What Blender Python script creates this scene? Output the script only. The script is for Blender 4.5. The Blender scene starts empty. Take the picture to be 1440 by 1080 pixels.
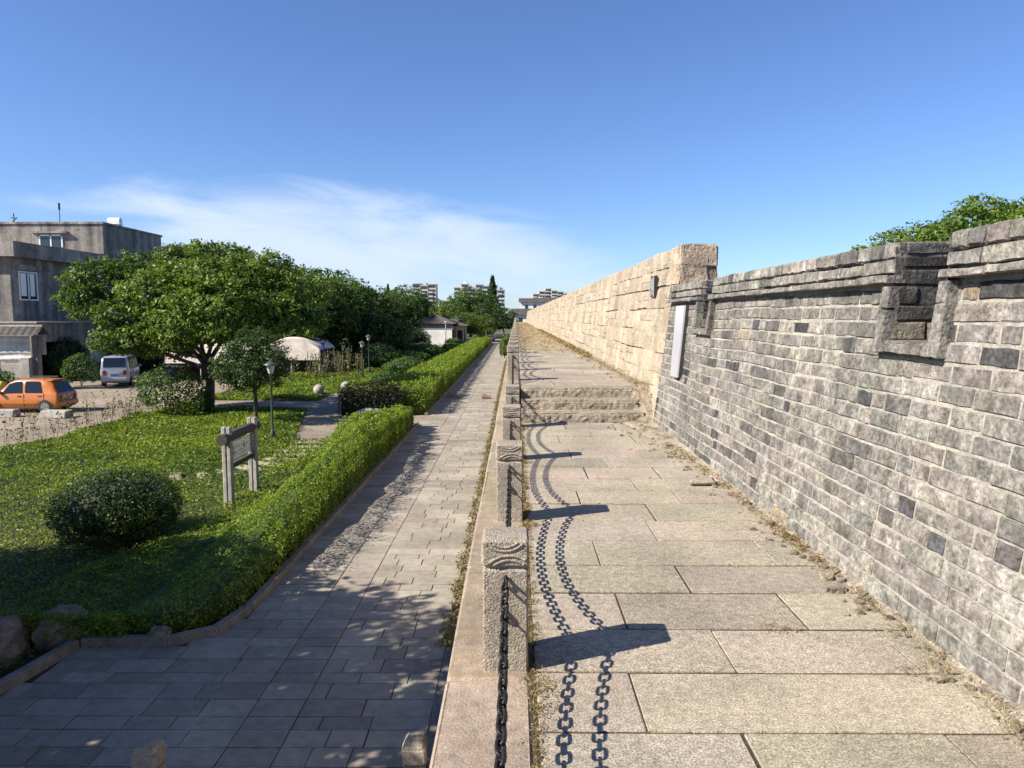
import bpy, math, random
import numpy as np
from mathutils import Vector, Matrix, noise

R = math.radians
random.seed(11)
rng = np.random.default_rng(11)
scene = bpy.context.scene
COL = scene.collection
G = -2.70                      # level of the lane and gardens; the rampart walk is z = 0
V = Vector

# ------------------------------------------------------------------ helpers
class MB:
    """collects faces with one colour each and links them as ONE mesh object"""
    def __init__(s):
        s.v = []; s.f = []; s.c = []
    def face(s, pts, col=(1, 1, 1)):
        i = len(s.v); s.v.extend([tuple(p) for p in pts]); s.f.append(tuple(range(i, i + len(pts)))); s.c.append(col)
    def raw(s, verts, faces, col=(1, 1, 1)):
        i = len(s.v); s.v.extend([tuple(p) for p in verts])
        for f in faces:
            s.f.append(tuple(i + k for k in f)); s.c.append(col)
    def box(s, a, b, col=(1, 1, 1), ch=0.0, jit=0.0, M=None):
        x0, y0, z0 = a; x1, y1, z1 = b
        j = lambda: random.uniform(-jit, jit)
        if ch <= 0:
            vs = [(x + j(), y + j(), z + j()) for z in (z0, z1) for x, y in ((x0, y0), (x1, y0), (x1, y1), (x0, y1))]
            fs = [(0, 3, 2, 1), (4, 5, 6, 7), (0, 1, 5, 4), (1, 2, 6, 5), (2, 3, 7, 6), (3, 0, 4, 7)]
        else:
            vs = []
            c = ch
            rings = [(z0, c), (z0 + c, 0), (z1 - c, 0), (z1, c)]
            for z, i in rings:
                for x, y in ((x0 + i + c, y0 + i), (x1 - i - c, y0 + i), (x1 - i, y0 + i + c), (x1 - i, y1 - i - c),
                             (x1 - i - c, y1 - i), (x0 + i + c, y1 - i), (x0 + i, y1 - i - c), (x0 + i, y0 + i + c)):
                    vs.append((x + j(), y + j(), z + j()))
            fs = [tuple(reversed(range(8))), tuple(range(24, 32))]
            for k in range(3):
                for q in range(8):
                    fs.append((k * 8 + q, k * 8 + (q + 1) % 8, (k + 1) * 8 + (q + 1) % 8, (k + 1) * 8 + q))
        if M is not None: vs = [M @ V(p) for p in vs]
        s.raw(vs, fs, col)
    def tube(s, pts, rad, n=8, col=(1, 1, 1), cap=True):
        pts = [V(p) for p in pts]
        if not hasattr(rad, '__len__'): rad = [rad] * len(pts)
        vs = []; fs = []
        up = V((0, 0, 1))
        for i, p in enumerate(pts):
            t = (pts[min(i + 1, len(pts) - 1)] - pts[max(i - 1, 0)]).normalized()
            a = t.cross(up if abs(t.z) < .95 else V((1, 0, 0))).normalized(); b = t.cross(a)
            for k in range(n):
                w = 2 * math.pi * k / n
                vs.append(p + (a * math.cos(w) + b * math.sin(w)) * rad[i])
        for i in range(len(pts) - 1):
            for k in range(n):
                fs.append((i * n + k, i * n + (k + 1) % n, (i + 1) * n + (k + 1) % n, (i + 1) * n + k))
        if cap:
            fs.append(tuple(range(n))); fs.append(tuple(reversed(range((len(pts) - 1) * n, len(pts) * n))))
        s.raw(vs, fs, col)
    def lathe(s, prof, c=(0, 0, 0), n=16, col=(1, 1, 1)):
        vs = []; fs = []
        for r, z in prof:
            for k in range(n):
                w = 2 * math.pi * k / n
                vs.append((c[0] + r * math.cos(w), c[1] + r * math.sin(w), c[2] + z))
        for i in range(len(prof) - 1):
            for k in range(n):
                fs.append((i * n + k, i * n + (k + 1) % n, (i + 1) * n + (k + 1) % n, (i + 1) * n + k))
        fs.append(tuple(reversed(range(n)))); fs.append(tuple(range((len(prof) - 1) * n, len(prof) * n)))
        s.raw(vs, fs, col)
    def grid(s, fn, nu, nv, col=(1, 1, 1)):
        vs = [fn(i / nu, j / nv) for j in range(nv + 1) for i in range(nu + 1)]
        fs = [(j * (nu + 1) + i, j * (nu + 1) + i + 1, (j + 1) * (nu + 1) + i + 1, (j + 1) * (nu + 1) + i) for j in range(nv) for i in range(nu)]
        s.raw(vs, fs, col)
    def build(s, name, m, parent=None, smooth=False, loc=None):
        me = bpy.data.meshes.new(name)
        me.from_pydata(s.v, [], s.f)
        at = me.attributes.new('Col', 'FLOAT_COLOR', 'FACE')
        c = np.ones((len(s.c), 4), np.float32); c[:, :3] = np.array(s.c, np.float32).reshape(-1, 3)
        at.data.foreach_set('color', c.ravel())
        if smooth: me.polygons.foreach_set('use_smooth', [True] * len(me.polygons))
        me.materials.append(m); me.update()
        return link(name, me, parent, loc)

def link(name, me, parent=None, loc=None):
    o = bpy.data.objects.new(name, me); COL.objects.link(o)
    if parent: o.parent = parent
    if loc: o.location = loc
    return o
def tag(o, label, cat, group=None):
    o['label'] = label; o['category'] = cat
    if group: o['group'] = group
    return o
def thing(name, label, cat, loc=(0, 0, 0), rz=0, group=None):
    o = link(name, None, None, loc); o.rotation_euler = (0, 0, rz); o.empty_display_size = .2
    return tag(o, label, cat, group)
def structure(o): o['kind'] = 'structure'; return o
def stuff(o, label, cat):
    o['kind'] = 'stuff'; o['label'] = label; o['category'] = cat; return o
def dup(root, loc, rz=0, label=None, group=None, sc=None):
    def rec(o, par):
        c = o.copy(); COL.objects.link(c)
        if par: c.parent = par
        for ch in o.children: rec(ch, c)
        return c
    r = rec(root, None); r.location = loc; r.rotation_euler = (0, 0, rz)
    if sc: r.scale = sc if hasattr(sc, '__len__') else (sc, sc, sc)
    if label: r['label'] = label
    if group: r['group'] = group
    return r
def nz(x, y, z, s=1.0): return noise.noise(V((x * s, y * s, z * s)))
def cj(c, a=.1, b=.03):
    k = 1 + random.uniform(-a, a)
    return tuple(max(.005, x * k * (1 + random.uniform(-b, b))) for x in c)

# ------------------------------------------------------------------ materials
def mat(name, base=(1, 1, 1), attr=True, rough=.85, spec=.3, fine=(60, .25), mid=(9, .2), big=(1.2, .2), spots=None,
        bump=.4, bdist=.01, bscale=70, pits=None, metal=0.0, world=False, streak=None):
    m = bpy.data.materials.new(name); m.use_nodes = True
    N = m.node_tree.nodes; L = m.node_tree.links
    p = N['Principled BSDF']; p.inputs['Roughness'].default_value = rough; p.inputs['Metallic'].default_value = metal
    p.inputs['Specular IOR Level'].default_value = spec
    if world: co = N.new('ShaderNodeNewGeometry').outputs['Position']
    else: co = N.new('ShaderNodeTexCoord').outputs['Object']
    def mul(a, b):
        x = N.new('ShaderNodeMix'); x.data_type = 'RGBA'; x.blend_type = 'MULTIPLY'; x.inputs[0].default_value = 1
        for k, q in ((6, a), (7, b)):
            if isinstance(q, tuple): x.inputs[k].default_value = (*q, 1)
            else: L.new(q, x.inputs[k])
        return x.outputs[2]
    def noi(sc, det=4, rgh=.6, vec=None):
        t = N.new('ShaderNodeTexNoise'); t.inputs['Scale'].default_value = sc; t.inputs['Detail'].default_value = det
        t.inputs['Roughness'].default_value = rgh; L.new(vec or co, t.inputs['Vector']); return t.outputs['Fac']
    def rng_(f, lo, hi, a=.3, b=.7):
        r = N.new('ShaderNodeMapRange'); r.inputs[1].default_value = a; r.inputs[2].default_value = b
        r.inputs[3].default_value = lo; r.inputs[4].default_value = hi; L.new(f, r.inputs[0]); return r.outputs[0]
    c = tuple(.63 * x for x in base)
    if attr:
        a = N.new('ShaderNodeAttribute'); a.attribute_name = 'Col'; c = mul(a.outputs['Color'], c)
    for sc, k in (fine, mid, big):
        if k: c = mul(c, rng_(noi(sc), 1 - k, 1 + k))
    if streak:                                    # rain streaks running down a face
        mp = N.new('ShaderNodeMapping'); mp.inputs['Scale'].default_value = (streak[0], streak[0], streak[0] * .06); L.new(co, mp.inputs[0])
        c = mul(c, rng_(noi(1, 5, .6, mp.outputs[0]), 1 - streak[1], 1 + streak[1] * .5))
    if spots:                                     # (scale, threshold, colour, amount): stains or lichen with a shape of their own
        x = N.new('ShaderNodeMix'); x.data_type = 'RGBA'
        L.new(rng_(noi(spots[0], 6, .65), 0, spots[3], spots[1], spots[1] + .12), x.inputs[0])
        if isinstance(c, tuple): x.inputs[6].default_value = (*c, 1)
        else: L.new(c, x.inputs[6])
        x.inputs[7].default_value = (*spots[2], 1); c = x.outputs[2]
    if isinstance(c, tuple): p.inputs['Base Color'].default_value = (*c, 1)
    else: L.new(c, p.inputs['Base Color'])
    if bump:
        h = noi(bscale, 5, .65)
        if pits:
            vo = N.new('ShaderNodeTexVoronoi'); vo.inputs['Scale'].default_value = pits[0]; L.new(co, vo.inputs['Vector'])
            mm = N.new('ShaderNodeMath'); mm.operation = 'MULTIPLY_ADD'
            L.new(rng_(vo.outputs['Distance'], 0, pits[1], 0, .45), mm.inputs[0]); mm.inputs[1].default_value = 1; L.new(h, mm.inputs[2]); h = mm.outputs[0]
        bp = N.new('ShaderNodeBump'); bp.inputs['Strength'].default_value = bump; bp.inputs['Distance'].default_value = bdist
        L.new(h, bp.inputs['Height']); L.new(bp.outputs[0], p.inputs['Normal'])
    return m

def leafmat(name, trans=.3, rough=.5, spec=.25):
    m = bpy.data.materials.new(name); m.use_nodes = True
    N = m.node_tree.nodes; L = m.node_tree.links; p = N['Principled BSDF']
    a = N.new('ShaderNodeAttribute'); a.attribute_name = 'Col'
    L.new(a.outputs['Color'], p.inputs['Base Color']); p.inputs['Roughness'].default_value = rough
    p.inputs['Specular IOR Level'].default_value = spec
    t = N.new('ShaderNodeBsdfTranslucent')
    g = N.new('ShaderNodeMix'); g.data_type = 'RGBA'; g.blend_type = 'MULTIPLY'; g.inputs[0].default_value = 1
    L.new(a.outputs['Color'], g.inputs[6]); g.inputs[7].default_value = (1.5, 1.6, .6, 1)
    L.new(g.outputs[2], t.inputs['Color'])
    mx = N.new('ShaderNodeMixShader'); mx.inputs[0].default_value = trans
    L.new(p.outputs[0], mx.inputs[1]); L.new(t.outputs[0], mx.inputs[2])
    L.new(mx.outputs[0], N['Material Output'].inputs['Surface'])
    return m

def plain(name, col, rough=.5, metal=0., spec=.5, coat=0., trans=0.):
    m = bpy.data.materials.new(name); m.use_nodes = True; p = m.node_tree.nodes['Principled BSDF']
    p.inputs['Base Color'].default_value = (*col, 1); p.inputs['Roughness'].default_value = rough; p.inputs['Metallic'].default_value = metal
    p.inputs['Specular IOR Level'].default_value = spec; p.inputs['Coat Weight'].default_value = coat; p.inputs['Coat Roughness'].default_value = .08
    return m

M = dict(
    granite=mat('granite_slab', (1, 1, 1), fine=(105, .62), mid=(24, .26), big=(1.6, .22), spots=(3.2, .6, (.12, .10, .075), .5), bump=.55, bdist=.012, bscale=110, world=True),
    grout=mat('joint_soil', (.10, .08, .055), attr=False, fine=(90, .3), mid=(8, .35), big=(2, .2), bump=.6, bdist=.02),
    post=mat('post_granite', (.45, .395, .32), attr=False, fine=(130, .5), mid=(30, .25), big=(4, .15), bump=.8, bdist=.012, bscale=90, pits=(70, .5)),
    step=mat('rough_step', (1, 1, 1), fine=(70, .4), mid=(22, .3), big=(3, .25), bump=1., bdist=.03, bscale=40, world=True),
    ledge=mat('ledge_granite', (1, 1, 1), fine=(140, .32), mid=(16, .22), big=(2.2, .2), spots=(2.6, .62, (.36, .23, .12), .5), bump=.55, bdist=.012, bscale=90, world=True),
    brick=mat('grey_brick', (1, 1, 1), fine=(34, .5), mid=(11, .5), big=(.9, .3), spots=(4.5, .55, (.11, .107, .10), .65), bump=.9, bdist=.011, bscale=46, pits=(40, .45), world=True, streak=(7, .25)),
    mortar=mat('lime_mortar', (.46, .435, .38), attr=False, fine=(80, .3), mid=(12, .25), big=(2, .2), bump=.7, bdist=.012, bscale=60, world=True),
    lime=mat('pale_limestone', (1, 1, 1), fine=(38, .22), mid=(7, .16), big=(.8, .12), spots=(9, .62, (.20, .14, .09), .75), bump=.8, bdist=.03, bscale=26, pits=(15, .5), world=True, streak=(2.6, .22)),
    paver=mat('lane_paver', (1, 1, 1), fine=(90, .2), mid=(7, .16), big=(.7, .2), spots=(2.3, .62, (.12, .105, .09), .4), bump=.3, bdist=.006, bscale=60, world=True),
    lanejoint=mat('lane_joint', (.075, .068, .06), attr=False, fine=(60, .3), mid=(6, .3), bump=.3),
    kerb=mat('kerb_stone', (.30, .27, .23), attr=False, fine=(60, .3), mid=(8, .25), bump=.6, bdist=.015, bscale=40),
    soil=mat('garden_soil', (.055, .062, .028), attr=False, fine=(20, .4), mid=(3, .4), big=(.4, .2), bump=.8, bdist=.05, bscale=20),
    earth=mat('far_ground', (.13, .13, .085), attr=False, fine=(3, .3), mid=(.4, .3), big=(.04, .3), bump=0),
    yard=mat('dusty_yard', (.36, .30, .23), attr=False, fine=(12, .22), mid=(1.6, .2), big=(.3, .22), spots=(.9, .6, (.18, .17, .12), .5), bump=.5, bdist=.03, bscale=14),
    concrete=mat('stained_concrete', (.40, .37, .335), fine=(6, .2), mid=(1.2, .28), big=(.25, .25), spots=(.9, .56, (.06, .056, .052), .75), bump=.2, bdist=.02, bscale=10, streak=(1.6, .65)),
    white=mat('white_render', (1.1, 1.09, 1.06), attr=False, fine=(4, .06), mid=(.8, .1), big=(.2, .1), bump=0),
    tile=mat('grey_tile', (.10, .092, .088), attr=False, fine=(8, .3), mid=(2, .3), big=(.4, .2), bump=.4, bdist=.03, bscale=8),
    wood=mat('weathered_wood', (1, 1, 1), fine=(40, .22), mid=(9, .25), big=(2, .12), bump=.5, bdist=.008, bscale=45),
    bark=mat('bark', (.11, .085, .065), attr=False, fine=(25, .35), mid=(5, .3), bump=.9, bdist=.03, bscale=18),
    rock=mat('boulder', (.30, .24, .18), attr=False, fine=(30, .3), mid=(6, .4), big=(1.5, .3), bump=1., bdist=.05, bscale=12),
    palerock=mat('pale_stone', (.52, .49, .44), attr=False, fine=(40, .2), mid=(8, .25), bump=.7, bdist=.02, bscale=25),
    tarp=mat('cream_tarp', (1.0, .91, .77), attr=False, fine=(6, .1), mid=(1.5, .12), bump=.2, bdist=.03, bscale=4, rough=.6),
    flat=mat('far_facade', (1, 1, 1), fine=(1.5, .1), mid=(.3, .12), big=(.06, .1), bump=0),
    leaf=leafmat('leaf'), grass=leafmat('grass_leaf', .35, .5, .25),
    dry=leafmat('dry_leaf', .15, .8, .1),
    iron=mat('rusted_chain', (.028, .027, .027), attr=False, rough=.55, spec=.5, fine=(150, .4), mid=(30, .3), big=(3, .1), bump=.5, bdist=.003, bscale=160, metal=.3),
    lamp=plain('lamp_paint', (.045, .06, .055), .45), frosted=plain('frosted_lamp', (.48, .46, .42), .4),
    orange=plain('orange_paint', (.46, .15, .02), .28, 0., .5, .8), silver=plain('silver_paint', (.36, .38, .40), .3, .35, .5, .6),
    darkcar=plain('dark_paint', (.02, .022, .03), .25, 0., .5, .8), glass=plain('car_glass', (.012, .015, .018), .06, 0, .6), rubber=plain('tyre', (.018, .018, .018), .8),
    rim=plain('alloy', (.6, .6, .6), .3, .8), red=plain('tail_lamp', (.16, .010, .010), .2, 0, .5, .5), blueplate=plain('number_plate', (.05, .12, .42), .4), blackpl=plain('black_trim', (.02, .02, .02), .6),
    acrylic=plain('white_panel', (.38, .385, .41), .22, 0, .5), purple=plain('purple_paint', (.06, .04, .15), .6), shadepaint=plain('painted_shade', (.02, .02, .02), .9),
    text=plain('black_lettering', (.03, .028, .025), .7), blueglass=plain('window_glass', (.03, .04, .05), .1, 0, .6), yellow=plain('yellow_sack', (.65, .45, .06), .6),
    pvc=plain('white_window_frame', (.74, .75, .76), .4), steel=mat('corrugated_sheet', (.36, .43, .45), attr=False, fine=(6, .15), mid=(1.2, .25), bump=0, rough=.55),
)

# ------------------------------------------------------------------ sky, sun, camera
EL = 37.7
SUND = V((-.75, -.32, .63)).normalized()
w = bpy.data.worlds.new('World'); scene.world = w; w.use_nodes = True
N = w.node_tree.nodes; L = w.node_tree.links
bg = N['Background']; bg.inputs['Strength'].default_value = .055
sky = N.new('ShaderNodeTexSky'); sky.sky_type = 'NISHITA'; sky.sun_disc = False
sky.sun_elevation = R(EL); sky.sun_rotation = R(246.9); sky.air_density = 1.0; sky.dust_density = .15; sky.ozone_density = 3.0; sky.altitude = 0
tc = N.new('ShaderNodeTexCoord'); sx = N.new('ShaderNodeSeparateXYZ'); L.new(tc.outputs['Generated'], sx.inputs[0])
def ma(op, a, b=None, c=None):
    n = N.new('ShaderNodeMath'); n.operation = op
    for i, q in enumerate((a, b, c)):
        if q is None: continue
        if isinstance(q, (int, float)): n.inputs[i].default_value = q
        else: L.new(q, n.inputs[i])
    return n.outputs[0]
yy = ma('MAXIMUM', sx.outputs[1], .05)
cu = ma('DIVIDE', sx.outputs[0], yy); cw = ma('DIVIDE', sx.outputs[2], yy)
cb = N.new('ShaderNodeCombineXYZ'); L.new(ma('MULTIPLY', cu, 3.0), cb.inputs[0]); L.new(ma('MULTIPLY', ma('MULTIPLY_ADD', cu, .12, cw), 11.0), cb.inputs[1])
cn = N.new('ShaderNodeTexNoise'); cn.inputs['Scale'].default_value = 1.6; cn.inputs['Detail'].default_value = 7; cn.inputs['Roughness'].default_value = .56; cn.inputs['Distortion'].default_value = .5
L.new(cb.outputs[0], cn.inputs['Vector'])
du = ma('DIVIDE', ma('ADD', cu, .23), .43)
dw = ma('DIVIDE', ma('ADD', ma('MULTIPLY_ADD', cu, .10, cw), -.08), .078)
d2 = ma('ADD', ma('MULTIPLY', du, du), ma('MULTIPLY', dw, dw))
cm = ma('ADD', ma('SUBTRACT', 1.0, d2), ma('MULTIPLY', ma('SUBTRACT', cn.outputs['Fac'], .5), 2.5))
mr = N.new('ShaderNodeMapRange'); mr.interpolation_type = 'SMOOTHSTEP'; mr.inputs[1].default_value = -.2; mr.inputs[2].default_value = 1.2; mr.inputs[3].default_value = 0; mr.inputs[4].default_value = .85
L.new(cm, mr.inputs[0])
fr = ma('MULTIPLY', mr.outputs[0], ma('GREATER_THAN', sx.outputs[1], .06))
mixc = N.new('ShaderNodeMix'); mixc.data_type = 'RGBA'; L.new(fr, mixc.inputs[0]); tint = N.new('ShaderNodeMix'); tint.data_type = 'RGBA'; tint.blend_type = 'MULTIPLY'; tint.inputs[0].default_value = 1; L.new(sky.outputs[0], tint.inputs[6]); tint.inputs[7].default_value = (.86, 1.03, 1.39, 1); L.new(tint.outputs[2], mixc.inputs[6]); mixc.inputs[7].default_value = (6.6, 7.6, 9.2, 1)
L.new(mixc.outputs[2], bg.inputs['Color'])

sl = bpy.data.lights.new('sun', 'SUN'); sl.energy = 5.0; sl.angle = R(.5); sl.color = (1, .90, .76)
so = link('sun', sl); so.rotation_euler = SUND.to_track_quat('Z', 'Y').to_euler()

cam = bpy.data.cameras.new('camera'); cam.sensor_width = 36; cam.lens = 25.0; cam.clip_end = 8000; cam.clip_start = .05
co = link('camera', cam); co.location = (0, 0, 1.65); co.rotation_euler = (R(90 - 5.43), 0, R(.286)); scene.camera = co
scene.view_settings.view_transform = 'Standard'; scene.view_settings.look = 'None'; scene.view_settings.exposure = 1.13; scene.view_settings.gamma = 1
scene.cycles.max_bounces = 6; scene.cycles.diffuse_bounces = 3; scene.cycles.transmission_bounces = 2; scene.cycles.transparent_max_bounces = 4
scene.cycles.use_denoising = True

# ------------------------------------------------------------------ foliage
def pal(t, dark, light): return dark[None, :] * (1 - t[:, None]) + light[None, :] * t[:, None]
DK = np.array((.026, .062, .018)); LT = np.array((.09, .155, .028)); MD = np.array((.06, .105, .022))
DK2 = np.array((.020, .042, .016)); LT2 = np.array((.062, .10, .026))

def leaves(name, P, L_, C, NB, m, spread=.8, wid=.5, parent=None, fold=.12):
    n = len(P)
    Nn = NB + rng.normal(0, spread, (n, 3)); Nn /= np.linalg.norm(Nn, axis=1)[:, None] + 1e-9
    A = rng.normal(0, 1, (n, 3)); A -= (A * Nn).sum(1)[:, None] * Nn; A /= np.linalg.norm(A, axis=1)[:, None] + 1e-9
    B = np.cross(Nn, A); h = (L_ * .5)[:, None]
    q = np.empty((n, 4, 3), np.float32)
    q[:, 0] = P - A * h; q[:, 1] = P + B * h * wid + Nn * h * fold; q[:, 2] = P + A * h; q[:, 3] = P - B * h * wid + Nn * h * fold
    me = bpy.data.meshes.new(name)
    me.vertices.add(n * 4); me.vertices.foreach_set('co', q.ravel())
    me.loops.add(n * 4); me.loops.foreach_set('vertex_index', np.arange(n * 4, dtype=np.int32))
    me.polygons.add(n); me.polygons.foreach_set('loop_start', np.arange(0, n * 4, 4, dtype=np.int32)); me.polygons.foreach_set('loop_total', np.full(n, 4, np.int32))
    me.update()
    at = me.attributes.new('Col', 'FLOAT_COLOR', 'FACE')
    c = np.ones((n, 4), np.float32); c[:, :3] = np.clip(C, 0.003, 1); at.data.foreach_set('color', c.ravel())
    me.materials.append(m); me.validate(); me.update()
    return link(name, me, parent)

def unit(n, zmin=-1):
    z = rng.uniform(zmin, 1, n); a = rng.uniform(0, 2 * np.pi, n); r = np.sqrt(1 - z * z)
    return np.stack([r * np.cos(a), r * np.sin(a), z], 1)

def crown_points(blobs, twigs, per, tw_r, leaf, flat=.8, zmin=-.55, inner=.62):
    """leaf centres, outward direction and a clump tone for a crown made of many leafy boughs"""
    Ps = []; Ns = []; Ts = []
    vol = np.array([b[3] ** 2 for b in blobs]); vol = vol / vol.sum()
    for b, fr_ in zip(blobs, vol):
        n = max(4, int(twigs * fr_)); d = unit(n, zmin)
        s3 = np.array([noise.noise(V((x[0] * 2.3 + b[0], x[1] * 2.3 + b[1], x[2] * 2.3 + b[2]))) for x in d])
        rr = b[3] * (inner + (1 - inner) * rng.random(n) ** .6) * (1 + .28 * s3)
        c = np.array(b[:3]) + d * rr[:, None] * np.array((1, 1, flat))
        tone = np.clip(.5 + .6 * s3 + rng.normal(0, .22, n) + (b[4] if len(b) > 4 else 0), 0, 1)
        for k in range(per):
            off = unit(n) * (tw_r * rng.random(n) ** .5)[:, None]; off[:, 2] *= .6
            Ps.append(c + off); Ns.append(d * .7 + np.array((0, 0, .55))); Ts.append(np.clip(tone + rng.normal(0, .12, n), 0, 1))
    return np.concatenate(Ps), np.concatenate(Ns), np.concatenate(Ts)

def tree(name, label, loc, blobs, trunk, twigs=900, per=16, tw_r=.32, leaf=.17, dark=DK, light=LT, group=None, cat='tree', zmin=-.55, inner=.62, flat=.8, limbs=7, fork=None, bark='bark'):
    t = thing(name, label, cat, loc, 0, group)
    P, Nn, T = crown_points(blobs, twigs, per, tw_r, leaf, flat, zmin, inner)
    leaves('crown', P, leaf * rng.uniform(.7, 1.3, len(P)), pal(T, dark, light), Nn, M['leaf'], .75, .5, t)
    b = MB(); h, r = trunk; fk = fork or h
    ln = [(0, 0, -.1), (.04 * h, .02 * h, fk * .5), (.02 * h, -.02 * h, fk)]
    b.tube(ln, [r * 1.25, r * .95, r * .8], 9)
    for k in range(min(limbs, len(blobs))):
        e = V(blobs[k][:3]); s = V(ln[2]) - V((0, 0, random.uniform(0, .25) * fk)); mid = s.lerp(e, .5) + V((0, 0, -.1 * (e - s).length))
        b.tube([s, mid, e], [r * .55, r * .35, r * .12], 6)
        for q in range(3):
            e2 = e + V((random.uniform(-1, 1), random.uniform(-1, 1), random.uniform(-.2, .8))) * blobs[k][3] * .7
            b.tube([mid, mid.lerp(e2, .6), e2], [r * .22, r * .13, r * .05], 5, cap=False)
    b.build('trunk', M[bark], t, True)
    return t

def bush(name, label, loc, rad, n, leaf, dark=DK, light=LT, group=None, cat='bush', core=True, zc=.45, spread=.7):
    """a shrub: an irregular shell of small leaves over a dark twiggy core"""
    t = thing(name, label, cat, loc, 0, group)
    d = unit(n, -.75)
    s3 = 1.35 * np.array([noise.noise(V((x[0] * 2.6 + loc[0], x[1] * 2.6 + loc[1], x[2] * 2.6))) + .5 * noise.noise(V((x[0] * 7 + loc[0], x[1] * 7, x[2] * 7 + loc[1]))) for x in d])
    rr = (.80 + .22 * rng.random(n) ** .7) * (1 + .13 * s3)
    c = d * rr[:, None] * np.array(rad) + np.array((0, 0, rad[2] * 2 * zc))
    c[:, 2] = np.maximum(c[:, 2], .03)
    T = np.clip(.45 + .5 * s3 + rng.normal(0, .22, n), 0, 1)
    leaves('foliage', c, leaf * rng.uniform(.7, 1.35, n), pal(T, dark, light), d * .9 + np.array((0, 0, .35)), M['leaf'], spread, .52, t)
    b = MB()
    if core:
        def fn(u, v):
            a = u * 2 * math.pi; q = (v - .5) * math.pi
            x = V((math.cos(a) * math.cos(q), math.sin(a) * math.cos(q), math.sin(q)))
            k = .76 * (1 + .13 * nz(x.x + loc[0], x.y + loc[1], x.z, 2.6))
            return (x.x * rad[0] * k, x.y * rad[1] * k, max(0.0, x.z * rad[2] * k + rad[2] * 2 * zc))
        b.grid(fn, 20, 12, tuple(dark * .8))
        b.build('twigs', M['leaf'], t, True)
    else:
        for k in range(7):
            a = random.uniform(0, 6.28); b.tube([(0, 0, 0), (math.cos(a) * rad[0] * .3, math.sin(a) * rad[1] * .3, rad[2] * .7), (math.cos(a) * rad[0] * .7, math.sin(a) * rad[1] * .7, rad[2] * 1.5)], [.02, .015, .006], 5)
        b.build('stem', M['bark'], t)
    return t

# ------------------------------------------------------------------ ground sheets
def sheet(name, m, poly, z, kind=True):
    b = MB(); b.face([(x, y, z) for x, y in poly]); o = b.build(name, m)
    return structure(o) if kind else o
b = MB(); b.grid(lambda u, v: ((u - .5) * 6000, -300 + v * 5800, G - .02), 24, 24); structure(b.build('ground', M['earth']))
sheet('garden_lawn', M['soil'], [(-16.5, -6), (-3.9, -6), (-3.9, 120), (-16.5, 120)], G - .012)
sheet('yard', M['yard'], [(-62, -4), (-16.5, -4), (-16.5, 34), (-17.5, 48), (-62, 52)], G - .008)

LATERAL = [-.92, -1.18, -2.37, -2.92, -3.86]
def xr(d):   # kerb line on the garden side
    return -3.87 if d >= 10 else (-3.87 - (10 - d) / .9 * .5 if d > 9.1 else (-5.9 if d > 7.7 else -5.9 - (7.7 - d) * .25))
# lane paving: rows of stones between long joints
b = MB(); bj = MB()
bj.face([(-8.5, -6, G), (-.85, -6, G), (-.85, 150, G), (-3.9, 150, G), (-3.9, 10, G), (-4.4, 9.05, G), (-5.8, 9.0, G), (-6.0, 7.7, G), (-7.1, 3.0, G), (-8.5, -2, G)])
structure(bj.build('lane_bed', M['lanejoint']))
y = -6.0
while y < 140:
    dy = random.choice((.25, .28, .31, .35)) if y < 60 else random.uniform(.5, .7)
    cuts = [(-.92, -2.37), (-2.37, -2.92), (-2.92, -3.87)]
    cuts = [c + (dy,) for c in cuts]
    if y < 7.7: cuts[2] = (-2.92, max(xr(y), -8.4), dy)
    elif y < 8.95: cuts[2] = (-2.92, -4.3, dy); cuts.append((-4.3, -5.75, min(dy, 9.03 - y)))
    elif y + dy < 10: cuts[2] = (-2.92, max(xr(y + .1) + .1, -4.35), dy)
    for xa, xb, dz in cuts:
        x = xa
        while x > xb + .02:
            ln = random.uniform(.36, .8) if xa > -2 else random.uniform(.42, .95)
            if abs(xa - xb) < .7: ln = .6
            x2 = max(x - ln, xb)
            if x2 - xb < .2: x2 = xb
            z = G + .018 + random.uniform(-.004, .004)
            g = .0058 + random.uniform(-.002, .002)
            b.box((x2 + g, y + g, G + .001), (x - g, y + dz - g, z), cj((.39, .355, .295), .18, .03), ch=.004)
            x = x2
    y += dy
structure(b.build('lane', M['paver']))
# narrow strip of soil and gravel at the foot of the rampart
sheet('gutter', M['kerb'], [(-.93, -6), (-.5, -6), (-.5, 150), (-.93, 150)], G + .004)

# garden paths
path_poly = [(-3.86, 28.4), (-3.86, 30.9), (-6.4, 33.0), (-8.7, 38.6), (-9.3, 40.4), (-10.3, 40.2), (-10.2, 36.4), (-16.5, 36.6), (-16.5, 33.4), (-9.7, 32.8), (-7.7, 24.3), (-6.3, 24.3), (-6.3, 27.4)]
sheet('garden_path', M['yard'], path_poly, G + .012)
def inpoly(x, y, poly):
    c = False; j = len(poly) - 1
    for i in range(len(poly)):
        xi, yi = poly[i]; xj, yj = poly[j]
        if (yi > y) != (yj > y) and x < (xj - xi) * (y - yi) / (yj - yi) + xi: c = not c
        j = i
    return c
steps_pts = [(-6.95, 23.9), (-6.95, 23.2), (-6.98, 22.5), (-7.0, 21.8), (-7.05, 21.1), (-7.2, 20.45), (-7.5, 19.85), (-7.95, 19.35), (-8.5, 19.0), (-9.15, 18.75), (-9.8, 18.6), (-10.5, 18.5)]
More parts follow.
